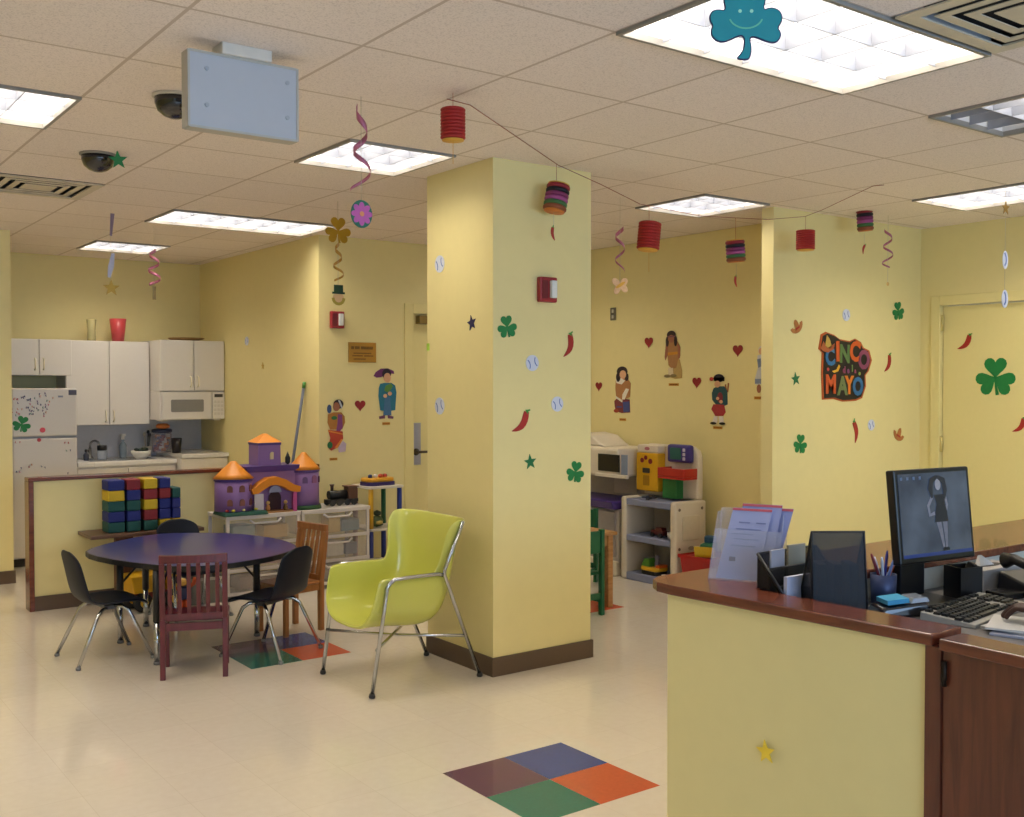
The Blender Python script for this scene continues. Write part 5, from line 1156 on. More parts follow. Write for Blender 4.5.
# toys on the shelves
t = thing('toy_car', 'dark red toy car on the middle lavender shelf', 'toy car', (SX + .1, 5.90, .3605), PI / 2)
obj('body', B().cbox((0, 0, .035), (.14, .07, .035)).cbox((-.01, 0, .06), (.07, .06, .03)), mat('#5a1d1a', .4), t, bev=.008)
for x in (-.045, .045):
    for y in (-.037, .037): w_ = obj('wheel', B().lathe([(.018, -.008), (.018, .008)], n=14), BLACK, t, loc=(x, y, .0181)); w_.rotation_euler = (PI / 2, 0, 0)
top('toy_cup', B().lathe([(.02, 0), (.026, .05), (.022, .05), (.018, .006), (0, .006)], n=14), WHITE, 'white toy cup beside the dark red car', 'toy', (SX + .09, 5.775, .3605))
top('toy_turtle', B().lathe([(.03, 0), (.035, .02), (.028, .05), (0, .065)], n=16), mat('#5a7a2a', .5, var=.2), 'olive green toy right of the white toy cup', 'toy', (SX + .15, 5.745, .3605))
t = thing('toy_boat', 'green and yellow toy vehicle on the lowest lavender shelf', 'toy', (SX + .1, 5.96, .0605), PI / 2)
obj('hull', B().plan(rrect(-.1, .1, -.07, .07, .05), 0, .03), BLACK, t, label='black base'); obj('deck', B().plan(rrect(-.105, .105, -.075, .075, .05), .0305, .06), mat('#d0a21c', .4), t, bev=.01, label='yellow deck')
obj('cabin', B().prism([(.0, -.055, .0605), (.095, -.055, .0605), (.095, .055, .0605), (.0, .055, .0605)], [(.02, -.04, .12), (.08, -.04, .12), (.08, .04, .12), (.02, .04, .12)]), mat('#4f8a2f', .5), t, bev=.008, label='green cabin')
obj('driver', B().lathe([(.02, 0), (.022, .03), (.012, .05), (.02, .06), (.018, .085), (0, .095)], (-.03, 0, .0605), 12), mat('#6a6a7a', .5), t); obj('bumper', B().cbox((-.08, 0, .0715), (.04, .09, .02)), mat('#d0601c', .4), t, label='orange bumper')
top('toy_ball', B().lathe([(0, 0), (.035, .012), (.055, .05), (.035, .09), (0, .1)], n=18), mat('#8a7a26', .5, var=.25), 'mustard toy ball on the lowest shelf', 'toy', (SX + .2, 5.80, .0605))
top('toy_track', B().cbox((0, 0, .012), (.04, .09, .024)), WHITE, 'white toy strip at the front of the lowest shelf', 'toy', (SX + .05, 5.77, .0605), 0, bev=.006)
# red bin with toys
t = thing('storage_bin', 'red plastic bin beside the toy shelf', 'bin', (5.87, 5.44, 0)); b = B()
b.prism([(-.13, -.13, 0), (.13, -.13, 0), (.13, .13, 0), (-.13, .13, 0)], [(-.16, -.155, .265), (.16, -.155, .265), (.16, .155, .265), (-.16, .155, .265)]); obj('body', b, REDB, t)
obj('rim', B().box(-.17, .17, -.165, -.1555, .25, .276).box(-.17, .17, .1555, .165, .25, .276).box(-.17, -.1605, -.1555, .1555, .25, .276).box(.1605, .17, -.1555, .1555, .25, .276), REDB, t)
t = thing('toy_loader', 'green and yellow toy loader heaped in the red bin', 'toy', (5.86, 5.44, .277), .5)
obj('body', B().cbox((0, 0, .05), (.16, .1, .07)), mat('#17614a', .5), t, bev=.01); obj('scoop', B().prism([(-.14, -.07, .0), (-.09, -.07, .0), (-.09, .07, .0), (-.14, .07, .0)], [(-.17, -.07, .08), (-.09, -.07, .05), (-.09, .07, .05), (-.17, .07, .08)]), mat('#d0b023', .45), t, label='yellow scoop'); obj('cab', B().cbox((.04, 0, .11), (.07, .08, .05)), mat('#1f4a6e', .5), t, bev=.008); 
obj('boom', B().tube([(.06, .0, .08), (.12, 0, .06)], .015, 8), mat('#d0b023', .45), t, label='yellow boom')
# toy kitchen with microwave
KX, KY0, KY1 = 5.70, 6.30, 7.02
t = thing('toy_kitchen', 'cream toy kitchen unit with black-windowed microwave and purple counter', 'toy kitchen', (KX, (KY0 + KY1) / 2, 0)); hy = (KY1 - KY0) / 2
obj('base_cabinet', B().box(.03, .42, -hy, hy, .05, .54), mat('#bdb5ad', .5), t, bev=.01); obj('plinth', B().box(.0, .42, -hy, hy, 0, .12), OFFW, t, bev=.012)
obj('counter', B().prism([(-.02, -hy, .54), (.42, -hy, .54), (.42, hy, .54), (-.02, hy, .54)], [(-.05, -hy - .005, .61), (.42, -hy - .005, .61), (.42, hy, .61), (-.05, hy, .61)]), mat('#3f2a78', .4), t, label='purple counter', bev=.015)
obj('back_board', B().box(.34, .42, -hy, hy, .61, .80), mat('#a49b98', .5), t)
mw = obj('microwave_hood', B().box(.02, .42, -hy, hy, .80, 1.035), OFFW, t, bev=.02)
hb = [(-hy + .28, 1.035), (-hy + .34, 1.06), (-hy + .44, 1.12), (hy - .12, 1.14), (hy - .02, 1.10), (hy, 1.035)]
b = B(); b.prism([(.12, y, z + .0005) for y, z in hb], [(.42, y, z + .0005) for y, z in hb]); obj('arched_top', b, OFFW, t, bev=.02)
def onk(nm, ya, yb, za, zb, col, lab=None, x=.02, th=.01):
    return obj(nm, B().box(x - th, x - .0003, ya, yb, za, zb), mat(col, .3), mw, label=lab, bev=.002)
ky = lambda a: onx(a, 465, KX).y - (KY0 + KY1) / 2
onk('window', ky(618), ky(597), .845, .985, '#17130f', 'black oven window'); onk('keypad', ky(626), ky(620), .83, .99, '#7f8da4', 'blue-grey keypad'); onk('sill', ky(627), ky(596), .80, .825, '#d8cebd', None, .02, .03)
for s_ in (0, 1): obj('cabinet_door', B().box(.012, .0295, -hy + .03 + s_ * .34, -hy + .34 + s_ * .34, .15, .52), mat('#9b938f', .5), t, bev=.008)
ob = obj('oven_front', B().box(.325, .3395, ky(608), ky(585), .63, .78), mat('#b9aea6', .5), t, bev=.006)
# wooden table with green chairs
GC = mat('#0c5a38', .45, var=.08, scale=10); TW = wood('#9a6a38', '#b88650', 0, .4)
t = thing('wooden_table', 'small oak table half hidden behind the pillar', 'table', (4.62, 5.82, 0))
obj('tabletop', B().box(-.48, .31, -.39, .33, .505, .53), TW, t, bev=.006)
for x in (-.43, .265):
    for y in (-.345, .285): obj('leg', B().cbox((x, y, .252), (.045, .045, .504)), TW, t, bev=.003)
obj('apron', B().box(-.405, .24, -.36, -.34, .43, .504), TW, t); obj('apron', B().box(-.405, .24, .28, .3, .43, .504), TW, t)
def green_chair(label, loc, rz):
    t = thing('toddler_chair', label, 'chair', loc, rz, 'green wooden toddler chairs'); h = .15
    for s_ in (-1, 1):
        obj('back_post', B().cbox((s_ * (h - .015), .14, .29), (.03, .035, .58)), GC, t, bev=.004); obj('leg', B().cbox((s_ * (h - .015), -.13, .135), (.03, .035, .27)), GC, t, bev=.004)
        obj('side_stretcher', B().cbox((s_ * (h - .015), .005, .1), (.018, .234, .03)), GC, t)
    obj('seat', B().box(-h, h, -.16, .12, .2705, .292), GC, t, bev=.005); obj('back_panel', B().box(-h + .0305, h - .0305, .13, .15, .42, .57), GC, t, bev=.006)
    obj('rear_stretcher', B().box(-h + .0305, h - .0305, .13, .15, .11, .15), GC, t)
green_chair('green wooden toddler chair in front of the oak table beside the pillar', (4.54, 5.45, 0), PI)
green_chair('green toddler chair behind the oak table by the toy kitchen', (5.24, 6.3, 0), -1.2)

# ------------------------------------------------------------------ reception counter
LZ, WZ = .95, .84
t = thing('reception_counter', 'yellow reception counter with reddish wood ledge and wood end', 'counter', (2.29, 2.2, 0))
ox, oy = 2.29, 2.2
P_ = lambda l: ccw([(x - ox, y - oy) for x, y in l])
obj('front_wall', B().plan(P_([(2.345, 2.35), (2.284, 2.287), (2.335, 1.45), (2.43, 1.45), (2.39, 2.10), (5.2, 2.10), (5.2, 2.35)]), 0, .92), WALL, t, label='yellow painted half wall')
obj('inner_panel', B().plan(P_([(2.40, 2.085), (5.2, 2.085), (5.2, 2.0995), (2.40, 2.0995)]), 0, .92), mat('#cfcbbd', .5), t, label='off-white inner panel')
obj('ledge', B().plan(P_([(2.335, 2.385), (2.285, 2.355), (2.258, 2.31), (2.254, 2.25), (2.322, 1.43), (2.455, 1.43), (2.42, 2.06), (5.2, 2.03), (5.2, 2.43)]), .9205, LZ), CHERRYY, t, label='reddish wood ledge', bev=.004)
obj('end_post', B().plan(P_([(2.325, 1.4495), (2.328, 1.41), (2.44, 1.41), (2.43, 1.4495)]), 0, .92), CHERRYZ, t, label='reddish wood end post')
obj('wood_panel', B().plan(P_([(2.335, 1.408), (2.335, .2), (2.36, .2), (2.36, 1.408)]), 0, .915), CHERRYZ, t, label='dark reddish wood panel')
obj('panel_ledge', B().plan(P_([(2.318, 1.4095), (2.315, .2), (2.40, .2), (2.42, 1.4095)]), .9155, LZ - .006), CHERRYY, t, label='reddish wood rail', bev=.003)
obj('hinge', B().tube([(2.326 - ox, 1.4 - oy, .83), (2.326 - ox, 1.4 - oy, .89)], .007, 8), mat('#2a2018', .4, .7), t)
obj('worktop', B().plan(P_([(2.435, 2.08), (2.46, 1.44), (2.40, 1.39), (2.40, .2), (2.80, .2), (2.84, 1.40), (5.2, 1.40), (5.2, 2.08)]), WZ - .03, WZ - .0008), mat('#6f6b69', .45), t, label='grey laminate worktop', bev=.003)
obj('pedestal', B().plan(P_([(4.4, 1.5), (5.1, 1.5), (5.1, 2.07), (4.4, 2.07)]), 0, WZ - .0305), mat('#6f6a66', .5), t); obj('pedestal', B().plan(P_([(2.42, .25), (2.78, .25), (2.78, .7), (2.42, .7)]), 0, WZ - .0305), mat('#6f6a66', .5), t)

# brochure holder with leaflets
ACR = clear('#c8cfe8', .22, .05); PAP = mat('#aeb4d6', .6, var=.04)
pl_ = onz(738, 583, LZ); hr = Vector((RT.x, RT.y, 0)); ang = A(hr.y, hr.x) - .5
t = thing('brochure_holder', 'clear acrylic leaflet holder on the counter corner', 'leaflet holder', (pl_.x + .07, pl_.y + .03, LZ), ang)
wv = .105; tl = .10
def slant(x0, x1, y, z0, z1, th=.003, sh=0.0): return B().prism([(x0, y, z0), (x1, y, z0), (x1, y + th, z0), (x0, y + th, z0)], [(x0 + sh, y + tl * (z1 - z0) / .25, z1), (x1 + sh, y + tl * (z1 - z0) / .25, z1), (x1 + sh, y + tl * (z1 - z0) / .25 + th, z1), (x0 + sh, y + tl * (z1 - z0) / .25 + th, z1)])
obj('back_plate', slant(-wv, wv, .0, .0, .21), ACR, t); obj('front_plate', slant(-wv, wv, -.045, .0, .15), ACR, t)
for s_ in (-1, 1): obj('side_plate', B().prism([(s_ * wv - .0015, -.05, 0), (s_ * wv + .0015, -.05, 0), (s_ * wv + .0015, .075, 0), (s_ * wv - .0015, .075, 0)], [(s_ * wv - .0015, .05, .2), (s_ * wv + .0015, .05, .2), (s_ * wv + .0015, .085, .2), (s_ * wv - .0015, .085, .2)]), ACR, t)
obj('base_plate', B().box(-wv, wv, -.05, .08, .0002, .003), ACR, t)
for q, (x0, x1, y, z1, sh, c, lab) in enumerate(((-.085, .04, -.036, .215, .03, '#989fc8', 'pale printed leaflet in front of the acrylic holder'), (-.05, .075, -.026, .228, .022, '#9097c2', 'second pale leaflet in the acrylic holder, pink edge'), (-.03, .09, -.016, .218, .04, '#868dbc', 'bluish leaflet leaning right at the back of the acrylic holder'))):
    lf = tag(obj('leaflet', slant(x0, x1, y, .0035, z1, .002, sh), mat(c, .6, var=.04), None, (pl_.x + .07, pl_.y + .03, LZ), ang), lab, 'leaflet', 'leaflets in the holder')
    obj('edge_strip', slant(x0 + sh * .97, x1 + sh * .97, y + tl * (z1 - .012) / .25 - .0012, z1 - .0075, z1 - .0005, .001), mat('#b8505e', .6), lf, label='pink top edge')
    if q == 0:
        for k, (a, c_, z) in enumerate(((-.06, .02, .15), (-.055, -.02, .17), (0, .03, .17), (-.06, .02, .12), (-.065, .015, .10), (-.07, .0, .135))): obj('print_line', slant(a + sh * z / z1, c_ + sh * z / z1, y + tl * (z - .0035) / .25 - .0015, z, z + .004, .0012), mat('#6f77a4', .6), lf)
        obj('print_block', slant(-.05, -.03, y + tl * (.055) / .25 - .0016, .055, .068, .0012), mat('#2a2a44', .6), lf, label='dark printed block')
# mesh organiser with envelopes and disc
WM = clear('#0d0e14', .62, .5); WF = mat('#0c0c12', .45)
t = thing('mesh_organizer', 'black wire mesh step organizer behind the counter ledge', 'desk organizer', (2.575, 2.0, WZ)); w2 = .132
def mesh_panel(y, z1, pt=t): 
    p_ = obj('divider', B().box(-w2, w2, y - .001, y + .001, .005, z1), WM, pt, label='black mesh divider'); obj('wire_frame', B().tube([(-w2, y, .004), (-w2, y, z1), (w2, y, z1), (w2, y, .004)], .004, 8), WF, p_)
mesh_panel(.07, .212); mesh_panel(.03, .17); mesh_panel(-.01, .125); mesh_panel(-.05, .08)
for s_ in (-1, 1):
    p_ = obj('side_panel', B().prism([(s_ * (w2 + .0045) - .001, -.05, .005), (s_ * (w2 + .0045) - .001, .07, .005), (s_ * (w2 + .0045) - .001, .07, .21), (s_ * (w2 + .0045) - .001, -.05, .08)], [(s_ * (w2 + .0045) + .001, -.05, .005), (s_ * (w2 + .0045) + .001, .07, .005), (s_ * (w2 + .0045) + .001, .07, .21), (s_ * (w2 + .0045) + .001, -.05, .08)]), WM, t)
    obj('wire_frame', B().tube([(s_ * (w2 + .005), -.05, .08), (s_ * (w2 + .005), .07, .212)], .0045, 8), WF, p_)
obj('base', B().box(-w2, w2, -.05, .07, 0, .004), WF, t)
for nm, lab, y, z1, x0, x1, c, tl2 in (('envelope', 'white envelope stack in the front slot of the mesh organizer', -.022, .155, -.128, .05, '#c9cbe0', .01), ('letter', 'tall beige letter at the back of the mesh organizer', .055, .228, -.02, .06, '#9a9484', 0), ('letter', 'tall pale letter at the middle of the mesh organizer', .045, .222, -.11, -.05, '#b3b3c2', 0)):
    top(nm, B().box(x0, x1, y - .006 - tl2 / 2, y + .001, .0045, z1), mat(c, .6), lab, nm, (2.575, 2.0, WZ), 0)
top('compact_disc', B().plate([(x - .03, z + .07) for x, z in circ(.05, 32)], .056, .0585), mat('#c9ccd4', .15, .8, var=.1), 'shiny disc leaning on the front of the mesh organizer', 'disc', (2.575, 2.0, WZ), 0)
# tall mesh magazine file
t = thing('magazine_file', 'tall black mesh magazine file left of the monitor', 'desk organizer', (2.525, 1.845, WZ), -.62)
def panel(pts, th): 
    return B().prism([Vector(p) - Vector(th) for p in pts], [Vector(p) + Vector(th) for p in pts])
f_ = obj('front_panel', panel([(-.075, -.0, .004), (.085, -.0, .004), (.07, -.0, .295), (-.08, -.0, .295)], (0, .001, 0)), clear('#0b0c14', .72, .5), t, label='black mesh front'); obj('wire_frame', B().tube([(-.075, 0, .004), (-.08, 0, .295), (.07, 0, .295), (.085, 0, .004)], .004, 8), WF, f_)
for x0, x1 in ((-.075, -.08), (.085, .07)):
    f_ = obj('side_panel', panel([(x0, .004, .004), (x0, .09, .004), (x1, .09, .12), (x1, .004, .29)], (.001, 0, 0)), WM, t); obj('wire_frame', B().tube([(x1, 0, .294), (x1, .09, .12), (x0, .09, .004)], .0035, 8), WF, f_)
obj('back_panel', panel([(-.075, .095, .004), (.085, .095, .004), (.07, .095, .12), (-.08, .095, .12)], (0, .001, 0)), WM, t)
for x, c, nm in ((-.045, '#2a2c3a', 'dark folder in the magazine file, left'), (.0, '#5a4450', 'maroon folder in the magazine file, middle'), (.045, '#3a4464', 'slate folder in the magazine file, right')): top('folder', B().box(-.012, .012, .01, .085, .0045, .2), mat(c, .6), nm, 'folder', (2.525 + x * math.cos(.62), 1.845 - x * math.sin(.62), WZ), -.62)
# pen cup
p = onz(881, 604, WZ); p = Vector((2.99, 2.015, WZ))
t = thing('pen_cup', 'blue-grey mesh cup crammed with pens beside the monitor', 'pen cup', p)
obj('cup', B().lathe([(.038, .001), (.042, .1), (.039, .1), (.035, .005), (0, .005)], n=22), mat('#3a4568', .4, .3), t)
for q, (a, hh, c, lab) in enumerate(((.3, .17, '#1a2a8a', 'blue pen leaning right in the mesh cup'), (1.4, .15, '#b0b4c4', 'silver pen in the mesh cup'), (2.5, .165, '#7a2a3a', 'dark red pen in the mesh cup'), (3.6, .16, '#c9ccd8', 'white pen leaning left in the mesh cup'), (4.6, .15, '#6a7fae', 'pale blue pen in the mesh cup'), (5.6, .155, '#c96a3a', 'orange pencil in the mesh cup'))):
    d = Vector((math.cos(a), math.sin(a), 0)); b0 = -d * .015 + Vector((0, 0, .0065)); b1 = d * .04 + Vector((0, 0, hh))
    o = top('pen', B().tube([b0, b1 * .9 + b0 * .1, b1], [.0045, .005, .003], 8), mat(c, .4), lab, 'pen', p, 0, 'pens in the mesh cup')
# sticky note dispenser
t = thing('note_dispenser', 'black note dispenser with light blue pad in front of the monitor', 'note dispenser', (2.90, 1.90, WZ), -.5)
obj('base', B().prism([(-.09, -.05, 0), (.09, -.05, 0), (.09, .05, 0), (-.09, .05, 0)], [(-.07, -.045, .03), (.075, -.045, .045), (.075, .045, .045), (-.07, .045, .03)]), mat('#14151b', .2, coat=.5), t, bev=.008)
obj('clear_cover', B().prism([(.02, -.04, .041), (.08, -.04, .046), (.08, .04, .046), (.02, .04, .041)], [(.03, -.035, .055), (.075, -.035, .058), (.075, .035, .058), (.03, .035, .055)]), mat('#9aa2ae', .1, .3), t, label='glossy grey cover')
obj('note_pad', B().cbox((-.02, 0, .047), (.07, .075, .014), 0, 0, -.1), mat('#3f9ac4', .6), t, label='light blue note pad')
# monitor
t = thing('computer_monitor', 'black flat monitor with grey wallpaper on the reception desk', 'monitor', (3.165, 1.94, WZ), -1.6837 + PI / 2)
mc = 1.1275 - WZ; R_ = Matrix.Translation((0, 0, mc)) @ Matrix.Rotation(-.107, 4, 'X')
MB_ = mat('#0b0b10', .35)
def mp(name, x0, x1, y0, y1, z0, z1, m, parent=None, bev=0.0, label=None): b = B(); b.M = R_; b.box(x0, x1, y0, y1, z0, z1); return obj(name, b, m, parent or t, bev=bev, label=label)
bz = mp('housing', -.185, .185, .001, .035, -.1525, .1525, MB_, bev=.006)
mp('rear_bulge', -.12, .12, .0355, .06, -.1, .1, MB_, bev=.01)
def screen_mat():
    m = bpy.data.materials.new('screen'); m.use_nodes = True; nt = m.node_tree; N = nt.nodes; L = nt.links; bs = N['Principled BSDF']; bs.inputs['Roughness'].default_value = .25
    bs.inputs['Base Color'].default_value = (.01, .01, .012, 1)
    tc = N.new('ShaderNodeTexCoord'); no = N.new('ShaderNodeTexNoise'); no.inputs['Scale'].default_value = 7; no.inputs['Detail'].default_value = 3
    cr = N.new('ShaderNodeValToRGB'); cr.color_ramp.elements[0].color = lin('#222c40'); cr.color_ramp.elements[1].color = lin('#4a5668'); cr.color_ramp.elements[0].position = .3; cr.color_ramp.elements[1].position = .7
    L.new(tc.outputs['Object'], no.inputs['Vector']); L.new(no.outputs['Fac'], cr.inputs['Fac']); L.new(cr.outputs['Color'], bs.inputs['Emission Color']); bs.inputs['Emission Strength'].default_value = .75
    return m
scr = mp('screen', -.169, .169, -.0008, .0008, -.132, .138, screen_mat())
mp('task_bar', -.169, .169, -.0018, -.001, -.132, -.121, mat('#1c2c5c', .4, emit=.6), scr)
for q in range(4): mp('desktop_icon', -.160 + .03 * q, -.150 + .03 * q, -.0018, -.001, .118, .128, mat('#3f4c60', .4, emit=.7), scr)
def sp_(name, polys, col, d): 
    b = B(); b.M = R_
    for p_ in polys: b.plate(ccw(p_), d, d + .0004)
    return obj(name, b, mat(col, .4, emit=.5, var=.3, scale=60), scr)
# wallpaper figure: a standing person in a short dark dress, long hair
sp_('picture_legs', [ribbon2([(.008, -.01), (.02, -.06), (.03, -.115)], [.024, .017, .008]), ribbon2([(.042, -.01), (.043, -.06), (.042, -.115)], [.024, .017, .008])], '#5a5a64', .0012)
sp_('picture_shoes', [rot2(circ(.01, 10, 0, 0, .006), .4, .03, -.114), circ(.009, 10, .046, -.114, .006)], '#0e0e14', .0018)
sp_('picture_arms', [ribbon2([(-.012, .06), (-.035, .03), (-.03, .0), (-.005, .005)], .012), ribbon2([(.05, .06), (.058, .03), (.05, .01)], .011)], '#60606a', .0016)
sp_('picture_dress', [[(-.008, -.025), (.058, -.025), (.054, .01), (.046, .035), (.05, .065), (-.004, .065), (.006, .035), (-.002, .01)]], '#0f0f16', .0022)
sp_('picture_face', [circ(.014, 14, .018, .098, .019)], '#74747c', .0024)
sp_('picture_hair', [ribbon2([(.016, .124), (-.012, .112), (-.02, .085), (-.014, .055)], [.012, .022, .022, .008]), ribbon2([(.018, .124), (.046, .11), (.052, .08), (.046, .05)], [.012, .022, .02, .008])], '#17171e', .0028)
obj('stand_neck', B().box(-.09, .03, .064, .09, .0125, .27), MB_, t, bev=.004)
obj('stand_base', B().plan(rrect(-.13, .065, -.07, .12, .03), 0, .012), MB_, t, bev=.004)
# black pen holder, tissue box, phone, keyboard, papers
t = thing('desk_caddy', 'square black desk caddy right of the monitor stand', 'desk organizer', (3.315, 1.93, WZ), -.3)
obj('body', B().box(-.045, .045, -.04, .04, 0, .004).box(-.045, .045, -.04, -.037, .004, .105).box(-.045, .045, .037, .04, .004, .105).box(-.045, -.042, -.037, .037, .004, .105).box(.042, .045, -.037, .037, .004, .105), MB_, t)
top('stapler', B().cbox((0, 0, .055), (.02, .03, .12), .2, .35, .2), mat('#101014', .4), 'black stapler standing in the square desk caddy', 'stapler', (3.33, 1.93, WZ + .0045), -.3, bev=.004)
t = thing('tissue_box', 'pale patterned tissue box in front of the off-white panel', 'tissue box', (3.57, 1.985, WZ), -.05)
obj('carton', B().plan([(-.12, -.06), (.12, -.06), (.12, .06), (-.12, .06)], 0, .074), mat('#a8a29e', .6, var=.12, scale=30), t, bev=.003); obj('opening', B().plan(circ(.07, 20, 0, 0, .025), .0742, .0755), mat('#2a2622', .6), t, label='dark slot')
obj('tissue', B().prism([(-.06, -.01, .076), (.02, -.012, .076), (.02, .012, .076), (-.06, .012, .076)], [(-.055, 0, .112), (-.04, -.002, .112), (-.04, .004, .112), (-.055, .004, .112)]), mat('#d9d6d4', .7), t, label='white tissue tip')
top('card_reader', B().cbox((0, 0, .011), (.1, .08, .022), 0), mat('#0f0f14', .25), 'flat black device in front of the tissue box', 'device', (3.42, 1.84, WZ), -.2, bev=.005)
t = thing('desk_phone', 'black desk phone at the right edge beside the tissue box', 'phone', (3.57, 1.80, WZ), -.2)
obj('base', B().prism([(-.09, -.1, 0), (.09, -.1, 0), (.09, .1, 0), (-.09, .1, 0)], [(-.085, -.095, .02), (.085, -.095, .02), (.085, .095, .07), (-.085, .095, .07)]), mat('#121217', .35), t, bev=.006)
obj('handset', B().tube([(-.06, -.09, .06), (-.06, -.06, .085), (-.06, .05, .115), (-.06, .09, .105)], [.026, .018, .018, .028], 12), mat('#0c0c10', .35), t)
obj('cord', B().tube([(-.06 + .012 * math.cos(q * .9), -.11 - .0025 * q + .0, .05 - .001 * q + .012 * math.sin(q * .9)) for q in range(28)], .003, 6), BLACK, t)
# keyboard
kA, kC, kB = onz(921, 616, WZ + .012), onz(973, 598, WZ + .012), onz(961, 634, WZ + .012)
kd = (kC - kA); kd.z = 0; kd.normalize(); kr = A(kd.y, kd.x)
kc = kA + kd * .215 + Vector((kd.y, -kd.x, 0)) * .082
t = thing('computer_keyboard', 'grey keyboard with black keys at the front of the reception desk', 'keyboard', (kc.x, kc.y, WZ), kr)
obj('case', B().prism([(-.22, -.085, 0), (.22, -.085, 0), (.22, .085, 0), (-.22, .085, 0)], [(-.218, -.083, .012), (.218, -.083, .012), (.218, .083, .026), (-.218, .083, .026)]), mat('#a09d96', .45), t, bev=.003)
KEY = mat('#17181c', .45); nk = 0
rowsk = [(.066, [(x, .022) for x in (-.195, -.15, -.125, -.1, -.06, -.035, -.01, .03, .055, .08, .12, .145)]), (.036, [(-.205 + .0225 * q, .02) for q in range(13)] + [(.115 + .0225 * q, .02) for q in range(4)]),
         (.014, [(-.2 + .0225 * q, .02) for q in range(13)] + [(.115 + .0225 * q, .02) for q in range(4)]), (-.008, [(-.195 + .0225 * q, .02) for q in range(12)] + [(.1375 + .0225 * q, .02) for q in range(3)]),
         (-.03, [(-.205, .03)] + [(-.175 + .0225 * q, .02) for q in range(10)] + [(.06, .04), (.1375, .02), (.16, .02), (.1825, .02)]), (-.054, [(-.2, .03), (-.165, .025), (-.135, .025), (-.06, .11), (.015, .025), (.045, .025), (.075, .025), (.115, .02), (.1375, .02), (.16, .02)])]
for y, ks in rowsk:
    zz = .012 + .014 * (y + .083) / .166
    for x, w_ in ks:
        obj('key', B().prism([(x - w_ / 2, y - .0095, zz + .0005), (x + w_ / 2, y - .0095, zz + .0005), (x + w_ / 2, y + .0095, zz + .001), (x - w_ / 2, y + .0095, zz + .001)], [(x - w_ / 2 + .002, y - .007, zz + .008), (x + w_ / 2 - .002, y - .007, zz + .008), (x + w_ / 2 - .002, y + .0075, zz + .0085), (x - w_ / 2 + .002, y + .0075, zz + .0085)]), KEY, t)
# papers right of the keyboard
pp = onz(1005, 632, WZ)
for q, (dx, dy, a, c, lab) in enumerate(((0, 0, .15, '#a4a7b6', 'bluish sheet lowest in the paper pile by the keyboard'), (.01, .02, -.1, '#bfbdbb', 'white sheet in the middle of the paper pile by the keyboard'), (.015, .03, .25, '#c9c6c1', 'white sheet topmost on the paper pile by the keyboard'))):
    top('paper_sheet', B().cbox((0, 0, .003), (.2, .26, .006), a), mat(c, .6), lab, 'paper', (pp.x + .06 + dx, pp.y - .09 + dy, WZ + .0003 + .0065 * q), kr, 'papers beside the keyboard')

# ------------------------------------------------------------------ the person at the desk (only a hand reaches into the picture)
SKIN = mat('#3f241a', .5, var=.08, scale=60)
def skinned(name, verts, edges, rad, m, parent, root=0, sub=2, label=None):
    me = bpy.data.meshes.new(name); me.from_pydata([tuple(v) for v in verts], edges, []); me.materials.append(m)
    o = bpy.data.objects.new(name, me); COL.objects.link(o); o.parent = parent
    sk = o.modifiers.new('skin', 'SKIN'); sk.use_smooth_shade = True; sk.branch_smoothing = .6
    lay = me.skin_vertices[0] if me.skin_vertices else None
    if lay is None:
        bm = bmesh.new(); bm.from_mesh(me); bm.verts.layers.skin.verify(); bm.to_mesh(me); bm.free(); lay = me.skin_vertices[0]
    for i, r in enumerate(rad):
        lay.data[i].radius = r if isinstance(r, tuple) else (r, r); lay.data[i].use_root = (i == root)
    sb = o.modifiers.new('subsurf', 'SUBSURF'); sb.levels = sub; sb.render_levels = sub
    if label: o['label'] = label
    return o
hp = onz(1026, 609, WZ + .06)
BX, BY = 3.22, 1.20
t = thing('person', 'seated person at the right edge with one hand on the keyboard', 'person', (BX, BY, 0))
V, E_, Rr = [], [], []
def add(p, r, prev=None):
    V.append(Vector(p)); Rr.append(r)
    if prev is not None: E_.append((prev, len(V) - 1))
    return len(V) - 1
pel = add((0, 0, .60), (.14, .11)); wa = add((0, .0, .75), (.125, .095), pel); ch = add((0, .01, .95), (.15, .10), wa); nb = add((0, .01, 1.08), (.09, .07), ch)
nk_ = add((0, .015, 1.14), .05, nb); h1 = add((0, .03, 1.20), (.06, .065), nk_); h2 = add((0, .035, 1.27), (.074, .088), h1); h3 = add((0, .03, 1.335), (.06, .07), h2)
def arm(side, wrist, elbow, knuckle):
    sh = add((side * .18, .0, 1.05), .06, nb); ae = add(elbow, .042, sh); mid = add((Vector(elbow) * .5 + Vector(wrist) * .5), .037, ae); wr = add(wrist, (.027, .022), mid)
    f = (Vector(knuckle) - Vector(wrist)).normalized(); sd_ = Vector((f.y, -f.x, 0)).normalized() * side
    pm = add(Vector(wrist) + f * .045, (.036, .017), wr)
    for k, (o_, ln) in enumerate(((-.028, .062), (-.010, .075), (.010, .080), (.028, .072))):
        b0 = Vector(wrist) + f * .085 - sd_ * o_
        a0 = add(b0, .0098, pm); a1 = add(b0 + f * ln * .45 + Vector((0, 0, .006)), .0088, a0); a2 = add(b0 + f * ln * .78 + Vector((0, 0, -.012)), .0078, a1); add(b0 + f * ln * .92 + Vector((0, 0, -.026)), .0068, a2)
    t0 = add(Vector(wrist) + f * .03 - sd_ * .036, .0115, pm); t1 = add(Vector(wrist) + f * .06 - sd_ * .052 + Vector((0, 0, -.008)), .010, t0); add(Vector(wrist) + f * .088 - sd_ * .05 + Vector((0, 0, -.018)), .0085, t1)
kn = Vector((hp.x - BX, hp.y - BY, hp.z)); 
